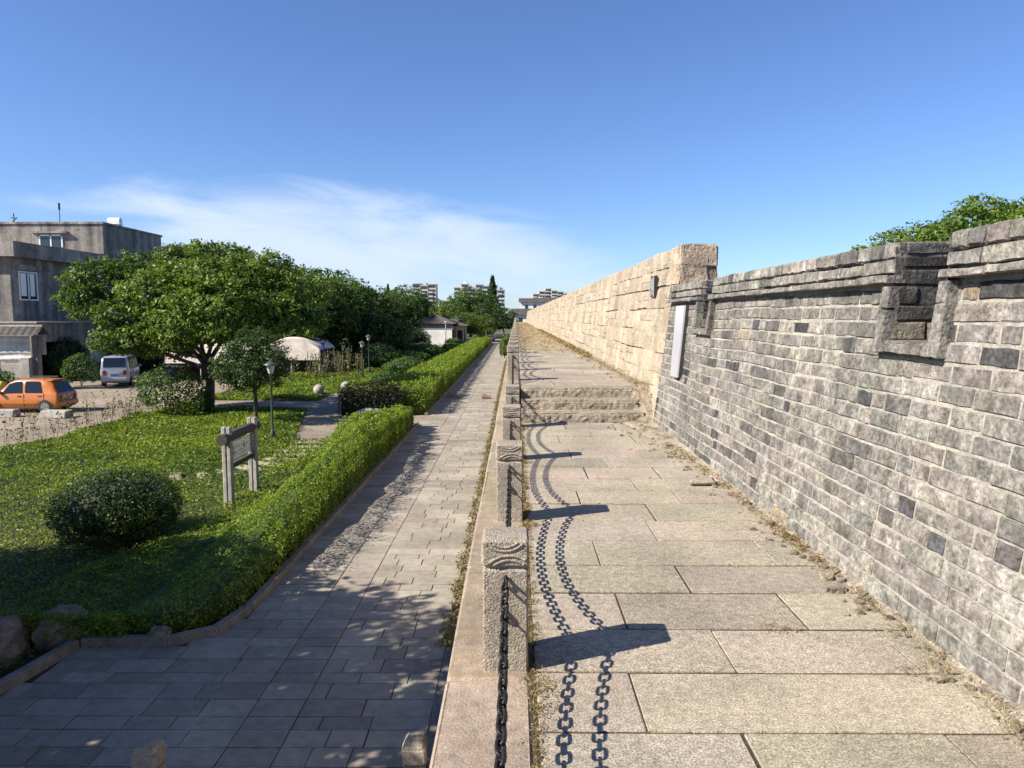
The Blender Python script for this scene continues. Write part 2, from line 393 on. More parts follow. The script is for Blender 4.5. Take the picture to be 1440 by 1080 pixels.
for i, (x, y) in enumerate(steps_pts):
    b = MB(); b.box((-.55, -.15, -.03), (.55, .15, .05), cj((.42, .38, .28), .1), ch=.015, jit=.012)
    o = b.build('stepping_stone', M['ledge'], None, False, (x, y, G + .02)); a = 0 if i < 4 else min(1.2, (i - 3) * .2)
    o.rotation_euler = (0, 0, -a)
    tag(o, 'narrow pale stepping stone laid in the lawn between lamp post and notice board', 'stepping stone', 'stepping stones across the lawn')

# kerbs of the garden
kp = [(-3.87, 28.2), (-3.87, 24), (-3.87, 20), (-3.87, 16), (-3.87, 13), (-3.87, 11), (-3.88, 10.1), (-4.06, 9.35), (-4.6, 9.0), (-5.72, 8.95), (-5.95, 7.7), (-6.4, 5.8), (-7.0, 3.0)]
def kerb(name, pts, label):
    b = MB()
    for (x0, y0), (x1, y1) in zip(pts[:-1], pts[1:]):
        ln = math.hypot(x1 - x0, y1 - y0); n = max(1, round(ln / .9))
        for k in range(n):
            p = V((x0, y0, G)).lerp(V((x1, y1, G)), k / n); q = V((x0, y0, G)).lerp(V((x1, y1, G)), (k + 1) / n)
            d = (q - p); a = math.atan2(d.y, d.x)
            b.box((.006, -.01, -.05), (d.length - .006, .12, .13 + random.uniform(-.012, .012)), (1, 1, 1), ch=.015, jit=.006, M=Matrix.Translation(p) @ Matrix.Rotation(a, 4, 'Z') @ Matrix.Rotation(math.pi, 4, 'X') @ Matrix.Scale(-1, 4, V((0, 0, 1))))
    return tag(b.build(name, M['kerb']), label, 'kerb')
kerb('kerb', kp, 'low weathered stone kerb curving round the shaded near garden bed')
kerb('kerb', [(-3.87, 120), (-3.87, 31)], 'low straight stone kerb at the foot of the long far hedge')

# ------------------------------------------------------------------ rampart
YE = 150.0
rp = thing('stone_rampart', 'pale granite city rampart carrying the raised walk, with squared edging stones above the lane', 'rampart', (0, 0, G))
b = MB()
for (y0, y1, zt, xt) in ((-6, YE, -.05, -.28), (11.95, YE, .44, -.15)):
    vs = []
    for yq in (y0, y1):
        vs += [(-.77 if xt < -.3 else xt, yq, G if xt < -.3 else -.04), (xt, yq, zt), (4.2, yq, zt), (4.6, yq, G if xt < -.3 else -.04)]
    b.raw([(x, q, z - G) for x, q, z in vs], [(0, 1, 2, 3), (7, 6, 5, 4), (0, 4, 5, 1), (1, 5, 6, 2), (2, 6, 7, 3)], (.36, .31, .24))
b.build('core_wall', M['grout'], rp)
b = MB()       # coursed facing on the lane side
for (y0, y1, zt) in ((-6, YE, -.05),):
    z = G; 
    while z < zt - .02:
        h = min(.36, zt - z); y = y0
        while y < y1:
            ln = random.uniform(.5, 1.1) * (1 if y < 40 else 2.5); y2 = min(y + ln, y1)
            fx = lambda zz: -.79 + (zz - G) / (zt - G) * .50
            o_ = random.uniform(0, .025)
            vs = [(fx(z) - o_, y + .008, z + .008), (fx(z) - o_, y2 - .008, z + .008), (fx(z + h) - o_, y2 - .008, z + h - .008), (fx(z + h) - o_, y + .008, z + h - .008)]
            vs += [(x + .06, q, zz) for x, q, zz in vs]
            b.raw([(x, q, zz - G) for x, q, zz in vs], [(3, 2, 1, 0), (0, 1, 5, 4), (1, 2, 6, 5), (2, 3, 7, 6), (3, 0, 4, 7)], cj((.40, .34, .26), .2))
            y = y2
        z += h
b.build('facing_stone', M['ledge'], rp)
b = MB()       # edging slabs that carry the posts
for (y0, y1, z, xa, xb) in ((-6, 11.35, 0, -.315, .07), (11.35, YE, 0, -.315, -.17), (11.35, YE, .49, -.165, .07)):
    y = y0 if y0 > 0 else .95 - 6.4
    while y < y1 - .01:
        ln = 1.12 if y < 2.7 and y > 1.5 else random.uniform(.9, 1.6)
        if y < 3.1 < y + ln + .4: ln = 3.1 - y
        if y > 40: ln *= 2
        y2 = min(y + ln, y1)
        b.box((xa + random.uniform(-.008, .008) * (xb > 0 and z == 0), y + .004, z - (.22 if z == 0 else .52) - G), (xb, y2 - .004, z + random.uniform(-.004, .004) - G), cj((.43, .355, .265), .12, .04), ch=.014, jit=.004)
        y = y2
b.build('edging_slab', M['ledge'], rp)

# walk: granite slabs laid in cross rows
b = MB()
rows = [-6, -5.4, -4.9, -4.3, -3.8, -3.2, -2.7, -2.1, -1.6, -1.0, -.5, .1, .62, 1.15, 1.68, 2.18, 2.69, 3.17, 3.63, 4.13, 4.6, 5.13, 5.63, 6.17, 6.65, 7.15, 7.7, 8.2, 8.7, 9.2, 9.75, 10.3, 10.85, 11.0]
fixed = {2.69: (.53,), 3.17: (1.03, 1.9), 3.63: (.6, 1.56), 4.13: (1.06,), 4.6: (.57, 1.75), 5.13: (1.05,), 2.18: (.9, 1.7)}
def slab(x0, x1, y0, y1, z, col, mb):
    g = .005
    e = .006
    n = 3
    # slightly dished and uneven top with a worn edge
    q = lambda: random.uniform(-e, e)
    mb.box((x0 + g + q() * .5, y0 + .010 + q() * .5, z - .12), (x1 - g + q(), y1 - .008 + q() * .6, z + random.uniform(-.003, .003)), col, ch=.003, jit=.0012)
for i in range(len(rows) - 1):
    y0, y1 = rows[i], rows[i + 1]
    cs = fixed.get(y0) or ((random.uniform(.5, .75), random.uniform(1.35, 1.6)) if i % 2 else (random.uniform(.95, 1.2),))
    xs = [.09] + list(cs) + [2.12]
    for k in range(len(xs) - 1):
        slab(xs[k], xs[k + 1], y0, y1, 0, cj((.44, .39, .31), .14, .03), b)
structure(b.build('lower_walkway', M['granite']))
b = MB(); y = 11.94
while y < YE:
    dy = random.uniform(.48, .6) if y < 45 else random.uniform(1.0, 1.4)
    xs = [.09] + sorted([random.uniform(.5, .9), random.uniform(1.2, 1.7)][:random.choice((1, 2))]) + [2.2]
    k_ = min(1, max(0, (y - 22) / 8))
    base = tuple(a * (1 - k_) + c * k_ for a, c in zip((.44, .39, .31), (.44, .34, .20)))
    for k in range(len(xs) - 1): slab(xs[k], xs[k + 1], y, y + dy, .49, cj(base, .12, .04), b)
    y += dy
structure(b.build('upper_walkway', M['granite']))
sheet('walkway_bed', M['grout'], [(.05, -6), (2.3, -6), (2.3, 11.2), (.05, 11.2)], -.006)
sheet('walkway_bed', M['grout'], [(.05, 11.97), (2.4, 11.97), (2.4, YE), (.05, YE)], .484)

# three rough steps
st = thing('stone_steps', 'three rough hewn granite steps crossing the walk beside the fourth chain post', 'steps', (0, 11.0, 0))
for k in range(3):
    z0, z1 = k * .163, (k + 1) * .163; y0 = k * .3
    b = MB(); xe = 2.0 - .04 * k
    def fn(u, v, y0=y0, z0=z0, z1=z1, xe=xe):
        x = .09 + u * (xe - .09)
        if v < .4: t = v / .4; p = (x, y0 + .03 * (1 - t) * 0, z0 - .03 + (z1 - z0 + .03) * t)
        else: t = (v - .4) / .6; p = (x, y0 + t * .36, z1)
        rr = 1 if v < .5 else .2
        n1 = nz(x * 6, p[1] * 6, p[2] * 6 + k) + .7 * nz(x * 17, p[1] * 17, p[2] * 17 + 9)
        rd = .018 if abs(v - .4) < .06 else 0
        return (p[0], p[1] + n1 * .018 * rr + rd, p[2] + (n1 * .008 if v >= .4 else 0) - rd * .8)
    b.grid(fn, 90, 20, cj((.44, .39, .30), .04))
    b.face([(xe, y0, z0 - .03), (xe, y0 + .36, z0 - .03), (xe, y0 + .36, z1), (xe, y0 + .02, z1)], (.34, .29, .22))
    b.build('step', M['step'], st)
b = MB()          # sloping rough cheek where the flight meets the wall
def fn(u, v):
    x = 1.88 + v * .42; y = -.35 + u * 1.15
    z = max(0, min(.5, (y + .12) * .62)) + .06 * v + nz(x * 5, y * 5, 1) * .06 + nz(x * 14, y * 14, 4) * .03
    if v == 0: z -= .14
    if u == 0: z = -.02
    return (x + nz(y * 6, 2, 3) * .05, y, z)
b.grid(fn, 26, 12, (.42, .35, .26)); b.build('side_cheek', M['step'], st)

# ------------------------------------------------------------------ chain posts and chains
W = .2125
def make_post():
    t = thing('chain_post', '', 'post')
    b = MB(); b.box((-W / 2, -W / 2, -.02), (W / 2, W / 2, .49), (1, 1, 1), ch=.009, jit=.002); b.build('shaft', M['post'], t)
    b = MB(); b.box((-W / 2 + .012, -W / 2 + .012, .47), (W / 2 - .012, W / 2 - .012, .512), (1, 1, 1)); b.build('neck', M['post'], t)
    b = MB(); b.box((-W / 2 - .004, -W / 2 - .004, .502), (W / 2 + .004, W / 2 + .004, .632), (1, 1, 1), ch=.012, jit=.002); h = b.build('head', M['post'], t)
    for yf, s in ((-W / 2 - .004, -1), (W / 2 + .004, 1)):
        for (cx, cz, r, a0, a1) in ((-.005, .665, .105, 200, 335), (-.005, .665, .083, 205, 320), (.02, .455, .125, 40, 150), (.02, .455, .10, 50, 145)):
            b = MB(); pts = []
            for q in range(15):
                a = R(a0 + (a1 - a0) * q / 14); x = cx + r * math.cos(a); z = cz + r * .82 * math.sin(a)
                if -.1 < x < .1 and .508 < z < .622: pts.append((x * -s, yf, z))
            if len(pts) > 2: b.tube(pts, .0062, 6); b.build('carved_band', M['post'], h, True)
    for yf in (-W / 2, W / 2):
        for z in (.44, .276):
            b = MB(); pts = [(.024 * math.cos(q * math.pi / 6), yf + (-.018 if yf < 0 else .018) * 0 , z + .024 * math.sin(q * math.pi / 6)) for q in range(13)]
            b.tube([(x * .2, p + math.copysign(abs(x) * 1.0, yf) * .9, q) for x, p, q in pts], .006, 6); b.build('chain_eye', M['iron'], t, True)
    return t
def chain_mesh(dy, dz, sag, drop):
    """oval links hung along a parabola from the front of one post to the next"""
    b = MB(); n = 160; pts = []
    for i in range(n + 1):
        u = i / n; pts.append(V((0, u * dy, u * dz - sag * 4 * u * (1 - u))))
    cum = [0]
    for p, q in zip(pts[:-1], pts[1:]): cum.append(cum[-1] + (q - p).length)
    pitch = .0545; k = int(cum[-1] / pitch); pitch = cum[-1] / k
    def at(s):
        for i in range(n):
            if cum[i + 1] >= s: f = (s - cum[i]) / (cum[i + 1] - cum[i] + 1e-9); return pts[i].lerp(pts[i + 1], f)
        return pts[-1]
    ll, ww, rr = .036, .0158, .0062
    for i in range(k):
        c = at((i + .5) * pitch); tn = (at(min(cum[-1], (i + .8) * pitch)) - at((i + .2) * pitch)).normalized()
        sd = V((1, 0, 0)); up = tn.cross(sd)
        a = (R(38) if i % 2 else R(-52)) + random.uniform(-.15, .15)
        wd = sd * math.cos(a) + up * math.sin(a); nn = tn.cross(wd)
        ring = []
        for q in range(12):
            w_ = 2 * math.pi * q / 12; ca, sa = math.cos(w_), math.sin(w_)
            px = math.copysign(abs(ca) ** .6, ca) * ll; py = math.copysign(abs(sa) ** .6, sa) * ww
            ring.append((c + tn * px + wd * py, (tn * ca / ll + wd * sa / ww).normalized()))
        vs = []; fs = []
        for p, o in ring:
            for z in range(6):
                w_ = 2 * math.pi * z / 6; vs.append(p + (o * math.cos(w_) + nn * math.sin(w_)) * rr)
        for q in range(12):
            for z in range(6):
                fs.append((q * 6 + z, q * 6 + (z + 1) % 6, ((q + 1) % 12) * 6 + (z + 1) % 6, ((q + 1) % 12) * 6 + z))
        b.raw(vs, fs)
    me = b.build('chain', M['iron'], None, True)
    return me
SP = 2.4325
post0 = make_post()
PX = -.047
names = ['granite chain post with square carved head at the near bottom edge of the walk',
         'largest granite chain post, square carved head, its long shadow crossing the nearest slabs',
         'second granite chain post counted from the nearest, carved head just beyond the largest one',
         'third granite chain post from the camera, standing before the stone steps',
         'fourth granite chain post, beside the foot of the stone steps',
         'first granite chain post above the stone steps']
ys = [.74 + SP * i + W / 2 for i in range(56)]
for i, yq in enumerate(ys):
    z = 0 if i < 5 else .49
    o = post0 if i == 0 else dup(post0, (0, 0, 0))
    o.location = (PX, yq, z); o['group'] = 'granite chain posts along the walk edge'
    o['label'] = names[i] if i < 6 else 'small far granite post in the row receding beyond the stone steps'
dyb = SP - W
cu_, cl_ = chain_mesh(dyb, 0, .143, 0), chain_mesh(dyb, 0, .092, 0)
cu2, cl2 = chain_mesh(dyb, .49, .13, 0), chain_mesh(dyb, .49, .085, 0)
wh = ['hanging in the bay at the bottom edge of the picture', 'hanging behind the largest post', 'hanging between the second and third post', 'hanging between the third and fourth post', 'rising past the stone steps']
for i in range(len(ys) - 1):
    for u, (src, src2, z) in enumerate(((cu_, cu2, .44), (cl_, cl2, .276))):
        s = src2 if i == 4 else src
        o = s if (i in (0, 4)) else s.copy()
        if o is not s: COL.objects.link(o)
        o.location = (PX, ys[i] + W / 2, z + (.49 if i >= 5 else 0))
        tag(o, ('%s dark iron chain ' % ('upper' if u == 0 else 'lower')) + (wh[i] if i < 5 else 'of the far bays beyond the steps'), 'chain', 'iron chains between the posts')

# ------------------------------------------------------------------ grey brick parapet
BAT = .13
BX = 2.10
def wp(s, z, n): return (BX + BAT * z - n, s, z)
CREN = [(-.75, -.24), (3.87, 4.38), (8.42, 8.95)]
SILL = 1.50; TOPZ = 2.10; BY0, BY1 = -5.0, 10.8
bw = thing('brick_wall', 'grey weathered brick parapet with two notched openings rising on the right of the walk', 'wall', (BX, 0, 0))
def bwb(mb, name, m, sm=False):
    mb.v = [(x - BX, y, z) for x, y, z in mb.v]; return mb.build(name, m, bw, sm)
def segs(z):
    if z < SILL: return [(BY0, BY1)]
    out = []; a = BY0
    for c0, c1 in CREN: out.append((a, c0)); a = c1
    out.append((a, BY1)); return out
b = MB()     # mortar body
def body(y0, y1, z0, z1):
    vs = []
    for yq in (y0, y1): vs += [wp(yq, z0, -.007), wp(yq, z1, -.007), (3.0, yq, z1), (3.25, yq, z0)]
    b.raw(vs, [(0, 1, 2, 3), (7, 6, 5, 4), (0, 4, 5, 1), (1, 5, 6, 2), (2, 6, 7, 3)])
body(BY0, BY1, -.1, SILL)
for a, c in segs(1.9): body(a + .012, c - .012, SILL, TOPZ - .012)
bwb(b, 'mortar_core', M['mortar'])
def brickcol(short=False):
    r = random.random()
    if r < (.20 if short else .012): return cj((.095, .096, .098), .3, .03)
    if r < (.34 if short else .07): return cj((.17, .167, .158), .18, .03)
    if r < (.345 if short else .075): return cj((.36, .30, .21), .12, .04)
    if r < .5: return cj((.335, .318, .28), .12, .03)
    return cj((.27, .257, .23), .14, .03)
def brick(mb, s0, s1, z0, z1, n=.0, col=None, f=wp, near=False):
    g = .004 + random.uniform(0, .005); j = lambda k=.004: random.uniform(-k, k)
    n += random.uniform(-.003, .005); e = .004 + random.uniform(0, .005)
    a0, a1, c0, c1 = s0 + g, s1 - g, z0 + g * 1.15, z1 - g * 1.15
    o = [(a0 + j(), c0 + j()), (a1 + j(), c0 + j()), (a1 + j(), c1 + j()), (a0 + j(), c1 + j())]
    mid = []
    # worn outline: two extra points along the long edges
    ring = []
    for q in range(4):
        p, r = o[q], o[(q + 1) % 4]; ring.append(p)
        if q % 2 == 0:
            for t in (.33, .67): ring.append((p[0] + (r[0] - p[0]) * t + j(), p[1] + (r[1] - p[1]) * t + j(.005)))
    cx, cz = (a0 + a1) / 2, (c0 + c1) / 2
    inn = [(p[0] + (cx - p[0]) * e / max(.02, (a1 - a0) / 2) * 1.2, p[1] + (cz - p[1]) * e / max(.02, (c1 - c0) / 2)) for p in ring]
    k = len(ring)
    vs = [f(p[0], p[1], -.03) for p in ring] + [f(p[0], p[1], n - .009 + j(.003)) for p in ring] + [f(p[0], p[1], n + j(.003)) for p in inn]
    fs = [tuple(range(2 * k, 3 * k))]
    for q in range(k):
        r = (q + 1) % k
        fs += [(q, r, k + r, k + q), (k + q, k + r, 2 * k + r, 2 * k + q)]
    mb.raw(vs, [tuple(reversed(x)) for x in fs], col or brickcol(s1 - s0 < .2))
b = MB(); CH = .1075; nc = 17
for c in range(nc):
    z0 = .005 + c * CH; z1 = z0 + CH
    for a, e in segs((z0 + z1) / 2 if z0 < SILL - .02 else SILL + .1):
        s = a - random.uniform(0, .3) * (1 if a == BY0 else 0)
        while s < e - .03:
            ln = random.choice((.30, .33, .36, .38, .15, .17, .28)) + random.uniform(-.02, .02); s2 = min(s + ln, e)
            if e - s2 < .09: s2 = e
            off = .02 * nz(s * .8, 3.1, 7)     # courses waver a little
            brick(b, s, s2, z0 + off * (z0 > .1), z1 + off, .002 + .006 * nz(s, z0, 2))
            s = s2
bwb(b, 'brick_face', M['brick'])
b = MB()     # projecting string course and the frames round the openings
def bar(s0, s1, z0, z1, n, ln, col=(.20, .195, .185), vert=False):
    t0, t1 = (z0, z1) if vert else (s0, s1); t = t0
    while t < t1 - .02:
        t2 = min(t + ln * random.uniform(.85, 1.15), t1)
        if t1 - t2 < .08: t2 = t1
        if vert: brick(b, s0 - .005, s1 + .005, t - .004, t2 + .004, n, cj(col, .2))
        else: brick(b, t - .004, t2 + .004, z0, z1, n, cj(col, .2))
        t = t2
ZS0, ZS1 = 1.838, 1.905
fr_ = []
for a, e in segs(1.9): fr_.append((a - (.075 if a != BY0 else 0), e + (.075 if e != BY1 else 0)))
for a, e in segs(1.9):
    bar(a, e, ZS0 + .008, ZS1, .085, .38, (.27, .26, .235))
for c0, c1 in CREN:
    bar(c0 - .085, c0, SILL - .075, ZS0, .062, .30, (.235, .225, .205), vert=True); bar(c1, c1 + .085, SILL - .075, ZS0, .062, .30, (.235, .225, .205), vert=True)
    bar(c0, c1, SILL - .075, SILL - .004, .060, .3, (.26, .245, .215))
bwb(b, 'string_course', M['brick'])
b = MB()     # two coping courses
for a, e in segs(1.9):
    for z0, z1, ln in ((ZS1, 2.0, .34), (2.0, TOPZ, .17)):
        s = a
        while s < e - .02:
            s2 = min(s + ln * random.uniform(.85, 1.2), e)
            if e - s2 < .06: s2 = e
            col = cj((.30, .285, .255), .24) if random.random() > .14 else cj((.15, .148, .14), .2)
            lift = random.uniform(-.003, .004)
            brick(b, s + .003, s2 - .003, z0 + .003, z1 + lift, .05, col)
            if z1 == TOPZ:
                x0 = BX + BAT * TOPZ - .047
                b.box((x0, s + .006, 2.0), (x0 + .58, s2 - .006, TOPZ + lift), col, ch=.01, jit=.004)
            s = s2
bwb(b, 'coping', M['brick'])
b = MB()     # brick cheeks and sills inside the notches
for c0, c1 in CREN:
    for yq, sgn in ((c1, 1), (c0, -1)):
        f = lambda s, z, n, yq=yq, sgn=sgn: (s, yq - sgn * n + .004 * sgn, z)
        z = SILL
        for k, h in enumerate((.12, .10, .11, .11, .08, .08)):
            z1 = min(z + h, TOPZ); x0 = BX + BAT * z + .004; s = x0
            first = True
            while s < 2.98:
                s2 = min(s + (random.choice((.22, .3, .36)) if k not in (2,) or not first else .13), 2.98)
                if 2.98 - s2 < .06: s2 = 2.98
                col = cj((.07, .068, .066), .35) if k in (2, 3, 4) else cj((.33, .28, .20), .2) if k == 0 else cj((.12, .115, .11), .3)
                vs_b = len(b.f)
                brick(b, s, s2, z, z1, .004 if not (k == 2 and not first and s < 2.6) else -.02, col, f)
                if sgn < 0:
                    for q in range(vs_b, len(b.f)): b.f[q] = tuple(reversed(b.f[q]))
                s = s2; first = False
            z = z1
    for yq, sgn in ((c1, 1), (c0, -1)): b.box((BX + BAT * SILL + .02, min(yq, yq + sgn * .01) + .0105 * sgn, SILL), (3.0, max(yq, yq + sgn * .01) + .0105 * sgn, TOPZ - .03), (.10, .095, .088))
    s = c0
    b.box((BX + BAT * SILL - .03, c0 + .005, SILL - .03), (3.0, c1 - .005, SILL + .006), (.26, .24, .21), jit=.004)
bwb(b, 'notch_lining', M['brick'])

# white acrylic board leaning on the brickwork
wb = thing('signboard', 'blank white upright panel with dark edge leaning on the brick wall near the steps', 'panel', wp(10.2, .85, .02))
Mx = Matrix.Identity(4)
b = MB(); p0 = V(wp(9.45, .84, .035)); p1 = V(wp(9.85, .84, .035)); q0 = V(wp(9.62, 1.80, .035)); q1 = V(wp(10.12, 1.80, .035)); nrm = V((-1, 0, -BAT)).normalized()
off = V(wb.location)
def quadbox(mb, ps, d0, d1, col=(1, 1, 1)):
    a = [p + nrm * d0 - off for p in ps]; c = [p + nrm * d1 - off for p in ps]
    mb.raw(a + c, [(0, 1, 2, 3), (7, 6, 5, 4), (0, 4, 5, 1), (1, 5, 6, 2), (2, 6, 7, 3), (3, 7, 4, 0)], col)
quadbox(b, [p0, p1, q1, q0], .0, .03); b.build('board', M['acrylic'], wb)
b = MB(); e_ = V((0, .022, 0)); quadbox(b, [p0 - e_ * 1.6, p0 - e_ * .8, q0 - e_ * .8, q0 - e_ * 1.6], -.03, .012); b.build('edge_strip', M['blackpl'], wb)

# ------------------------------------------------------------------ pale limestone wall
lw = thing('limestone_wall', 'long high wall of pale pitted limestone blocks running away beyond the brick wall', 'wall', (BX, 10.8, 0))
CZ = [-.05, .38, .75, 1.08, 1.42, 1.79, 2.13, 2.43, 2.72]
def lp(s, z, n): return (BX + .03 + BAT * z - n, s, z)
def lblock(mb, s0, s1, z0, z1, f, col, cs, amp=1.0, g=.012):
    nu = max(2, min(14, int((s1 - s0) / cs))); nv = max(2, min(8, int((z1 - z0) / cs))); pr = random.uniform(-.007, .008) * amp; sd = random.uniform(0, 99)
    sk = [random.uniform(-.03, .03) for _ in range(4)]
    def fn(u, v):
        s = s0 + g + (s1 - s0 - 2 * g) * u; z = z0 + g + (z1 - z0 - 2 * g) * v
        z += sk[0] * (u - .5) * .5 * (0 < v < 1); s += sk[1] * (v - .5)
        ed = min(u, 1 - u, v, 1 - v)
        n = pr + amp * (.022 * nz(s * 3 + sd, z * 3, sd) + .014 * nz(s * 11, z * 11, sd))
        if ed <= 0: n = pr * .5 - (.004 if 0 < u < 1 else .045)
        return f(s, z, n)
    b0 = len(mb.f); mb.grid(fn, nu, nv, col)
    for q in range(b0, len(mb.f)): mb.f[q] = tuple(reversed(mb.f[q]))
b = MB()
for k in range(len(CZ) - 1):
    z0, z1 = CZ[k], CZ[k + 1]; s = 10.8
    if z1 < .45: s_end = 12.2
    else: s_end = YE
    while s < s_end:
        far = s > 40
        ln = (random.uniform(.42, 1.0) if s < 40 else random.uniform(.7, 1.4) if s < 80 else random.uniform(1.5, 2.5)); s2 = s + ln
        wob = lambda q: .05 * nz(q * .5, z0 * 2, 5)
        top = .03 * nz(s * 2, 8, 8) if k == len(CZ) - 2 else 0
        w0, w1 = wob(s + k * 7), wob(s + k * 7 + 7)
        if k == 0: w0 = 0
        if k == len(CZ) - 2: w1 = top
        if random.random() < .35 and z1 - z0 > .25:
            zm = z0 + (z1 - z0) * random.uniform(.4, .6); lblock(b, s, s2, z0 + w0, zm, lp, cj((.55, .465, .355), .16, .04), .085 if s < 20 else .14 if s < 40 else .35, 1.0, .004); lblock(b, s, s2, zm, z1 + w1, lp, cj((.55, .465, .355), .16, .04), .085 if s < 20 else .14 if s < 40 else .35, 1.0, .004)
        else: lblock(b, s, s2, z0 + w0, z1 + w1, lp, cj((.55, .465, .355), .16, .04), .085 if s < 20 else .14 if s < 40 else .35, 1.0, .004)
        s = s2
b.v = [(x - BX, y - 10.8, z) for x, y, z in b.v]; b.build('block_face', M['lime'], lw)
b = MB()
fe = lambda s, z, n: (s, 10.8 - n, z)
for k in range(len(CZ) - 1):
    z0, z1 = CZ[k], CZ[k + 1]; x0 = BX + .03 + BAT * (z0 + z1) / 2 - .01
    sp = random.choice((.2, .32, 1))
    cuts = [x0, 2.93] if sp == 1 else [x0, x0 + sp, 2.93]
    for a, c in zip(cuts[:-1], cuts[1:]):
        q = MB(); lblock(q, a, c, z0, z1, fe, cj((.50, .41, .305), .1), .045, 1.7, .006)
        q.f = [tuple(f) for f in q.f]; b.raw(q.v, q.f, q.c[0])
b.v = [(x - BX, y - 10.8, z) for x, y, z in b.v]; b.build('end_face', M['lime'], lw)
b = MB()
vs = []
for yq in (10.84, YE): vs += [lp(yq, -.1, -.035), lp(yq, 2.66, -.035), (3.0, yq, 2.66), (3.3, yq, -.1)]
b.raw([(x - BX, y - 10.8, z) for x, y, z in vs], [(0, 1, 2, 3), (7, 6, 5, 4), (0, 4, 5, 1), (1, 5, 6, 2), (2, 6, 7, 3)], (.30, .235, .165))
b.build('core', M['lime'], lw)
b = MB(); y = 10.8   # capping blocks
while y < YE:
    ln = random.uniform(.5, 1.1) * (1 if y < 40 else 3); b.box((2.47, y + .01, 2.4), (3.03, y + ln - .01, 2.715 + .03 * nz(y * 2, 8, 8)), cj((.58, .48, .36), .1), ch=.02, jit=.015); y += ln
b.v = [(x - BX, y - 10.8, z) for x, y, z in b.v]; b.build('capping_block', M['lime'], lw)
# small framed plate on the limestone
sg = thing('wall_plate', 'small upright framed plate with dark and white marks fixed high on the limestone wall', 'sign', lp(12.35, 1.98, .03))
o0 = V(sg.location)
b = MB(); b.box((-.005, -.15, .0), (.06, .15, .36)); b.build('frame', M['blackpl'], sg)
b = MB(); b.box((-.010, -.115, .03), (-.006, .115, .33)); b.build('plate', plain('plate_grey', (.16, .15, .15), .35), sg)
b = MB(); b.box((-.014, -.03, .2), (-.0105, .03, .3)); b.box((-.014, -.06, .12), (-.0105, .02, .19)); b.box((-.014, -.09, .05), (-.0105, -.02, .07)); b.build('lettering', M['acrylic'], sg)
b = MB(); b.box((-.016, -.148, .0), (-.0055, -.122, .36)); b.build('bright_edge', M['acrylic'], sg)

# rubble and dry weeds along the wall foot and the joints
b = MB()
for k in range(620):
    yq = random.uniform(2.0, 11.4) if k < 330 else random.uniform(11.5, 60); z = 0 if yq < 11 else .5
    wdt = .10 + .28 * max(0, (yq - 6) / 5) if yq < 11.4 else .25
    x = 2.10 - abs(random.gauss(0, wdt)) if yq < 11.4 else 2.16 - abs(random.gauss(0, .2)); r = random.uniform(.006, .022) if random.random() < .94 else random.uniform(.02, .035)
    b.box((x - r, yq - r, z - .01), (x + r, yq + r * .8, z + r * 1.1), cj((.40, .34, .26), .25), jit=r * .35)
def fn(u, v):
    yq = -5 + v * 16.2; x = 2.16 - u * (.10 + .08 * nz(yq * 1.3, 0, 0) + max(0, (yq - 6.5)) * .09)
    return (x, yq, .004 + (1 - u) * (.05 + .03 * nz(yq * 3, u * 3, 1)) + .012 * nz(yq * 9, u * 5, 2) - (.02 if u == 1 else 0))
b.grid(fn, 6, 160, (.50, .44, .35))
stuff(b.build('rubble', M['step']), 'pale crumbs of stone and mortar along the wall foot', 'rubble')
sl_ = MB(); sl_.box((-.13, -.07, 0), (.13, .07, .05), (.40, .36, .30), ch=.015, jit=.02)
tag(sl_.build('broken_slab', M['granite'], None, False, (1.83, 6.9, .005)), 'broken flat piece of stone lying at the foot of the brick wall', 'stone')
P = []; D_ = []
def tuft(x, y, z, n, h, s):
    for q in range(n): P.append((x + random.gauss(0, s), y + random.gauss(0, s), z + random.uniform(0, h)))
for k in range(260):
    yq = random.uniform(2.6, 11); tuft(2.06 - abs(random.gauss(0, .04 + .02 * max(0, yq - 6))), yq, .01, 14, .035, .025)
for k in range(500):
    yq = 11.7 + 50 * random.random() ** 1.5; tuft(2.14 - abs(random.gauss(0, .09)), yq, .5, 14, .08, .05)
for k in range(160): yq = random.choice(rows[16:-1]); tuft(random.uniform(.1, 2.0) , yq, -.005, 5, .006, .012)
for k in range(330): tuft(.083 + random.uniform(-.012, .02), random.uniform(2.0, 10.9), -.004, 14, .02, .018)
for yq in (3.05, 3.0, 2.85, 5.5, 7.9, 10.3): tuft(.115, yq, 0, 110, .035, .04)
for x, yq in ((1.35, 3.66), (1.45, 3.62), (1.83, 3.17), (1.95, 3.2), (2.0, 2.72)): tuft(x, yq, 0, 60, .012, .04)
for k in range(800):
    yq = 22 + 100 * random.random(); tuft(random.uniform(.1, 2.1), yq, .49, 4, .05, .08)
P = np.array(P); n = len(P)
C = pal(rng.random(n), np.array((.13, .105, .045)), np.array((.33, .245, .12)))
sz = np.where(P[:, 1] > 20, .09, np.where(P[:, 1] < 4.5, .018, .028)) * rng.uniform(.6, 1.5, n)
stuff(leaves('dry_weeds', P, sz, C, np.tile((0, 0, .5), (n, 1)), M['dry'], 1.0, .22), 'straw coloured dry weeds in the joints and along the wall foot', 'weeds')
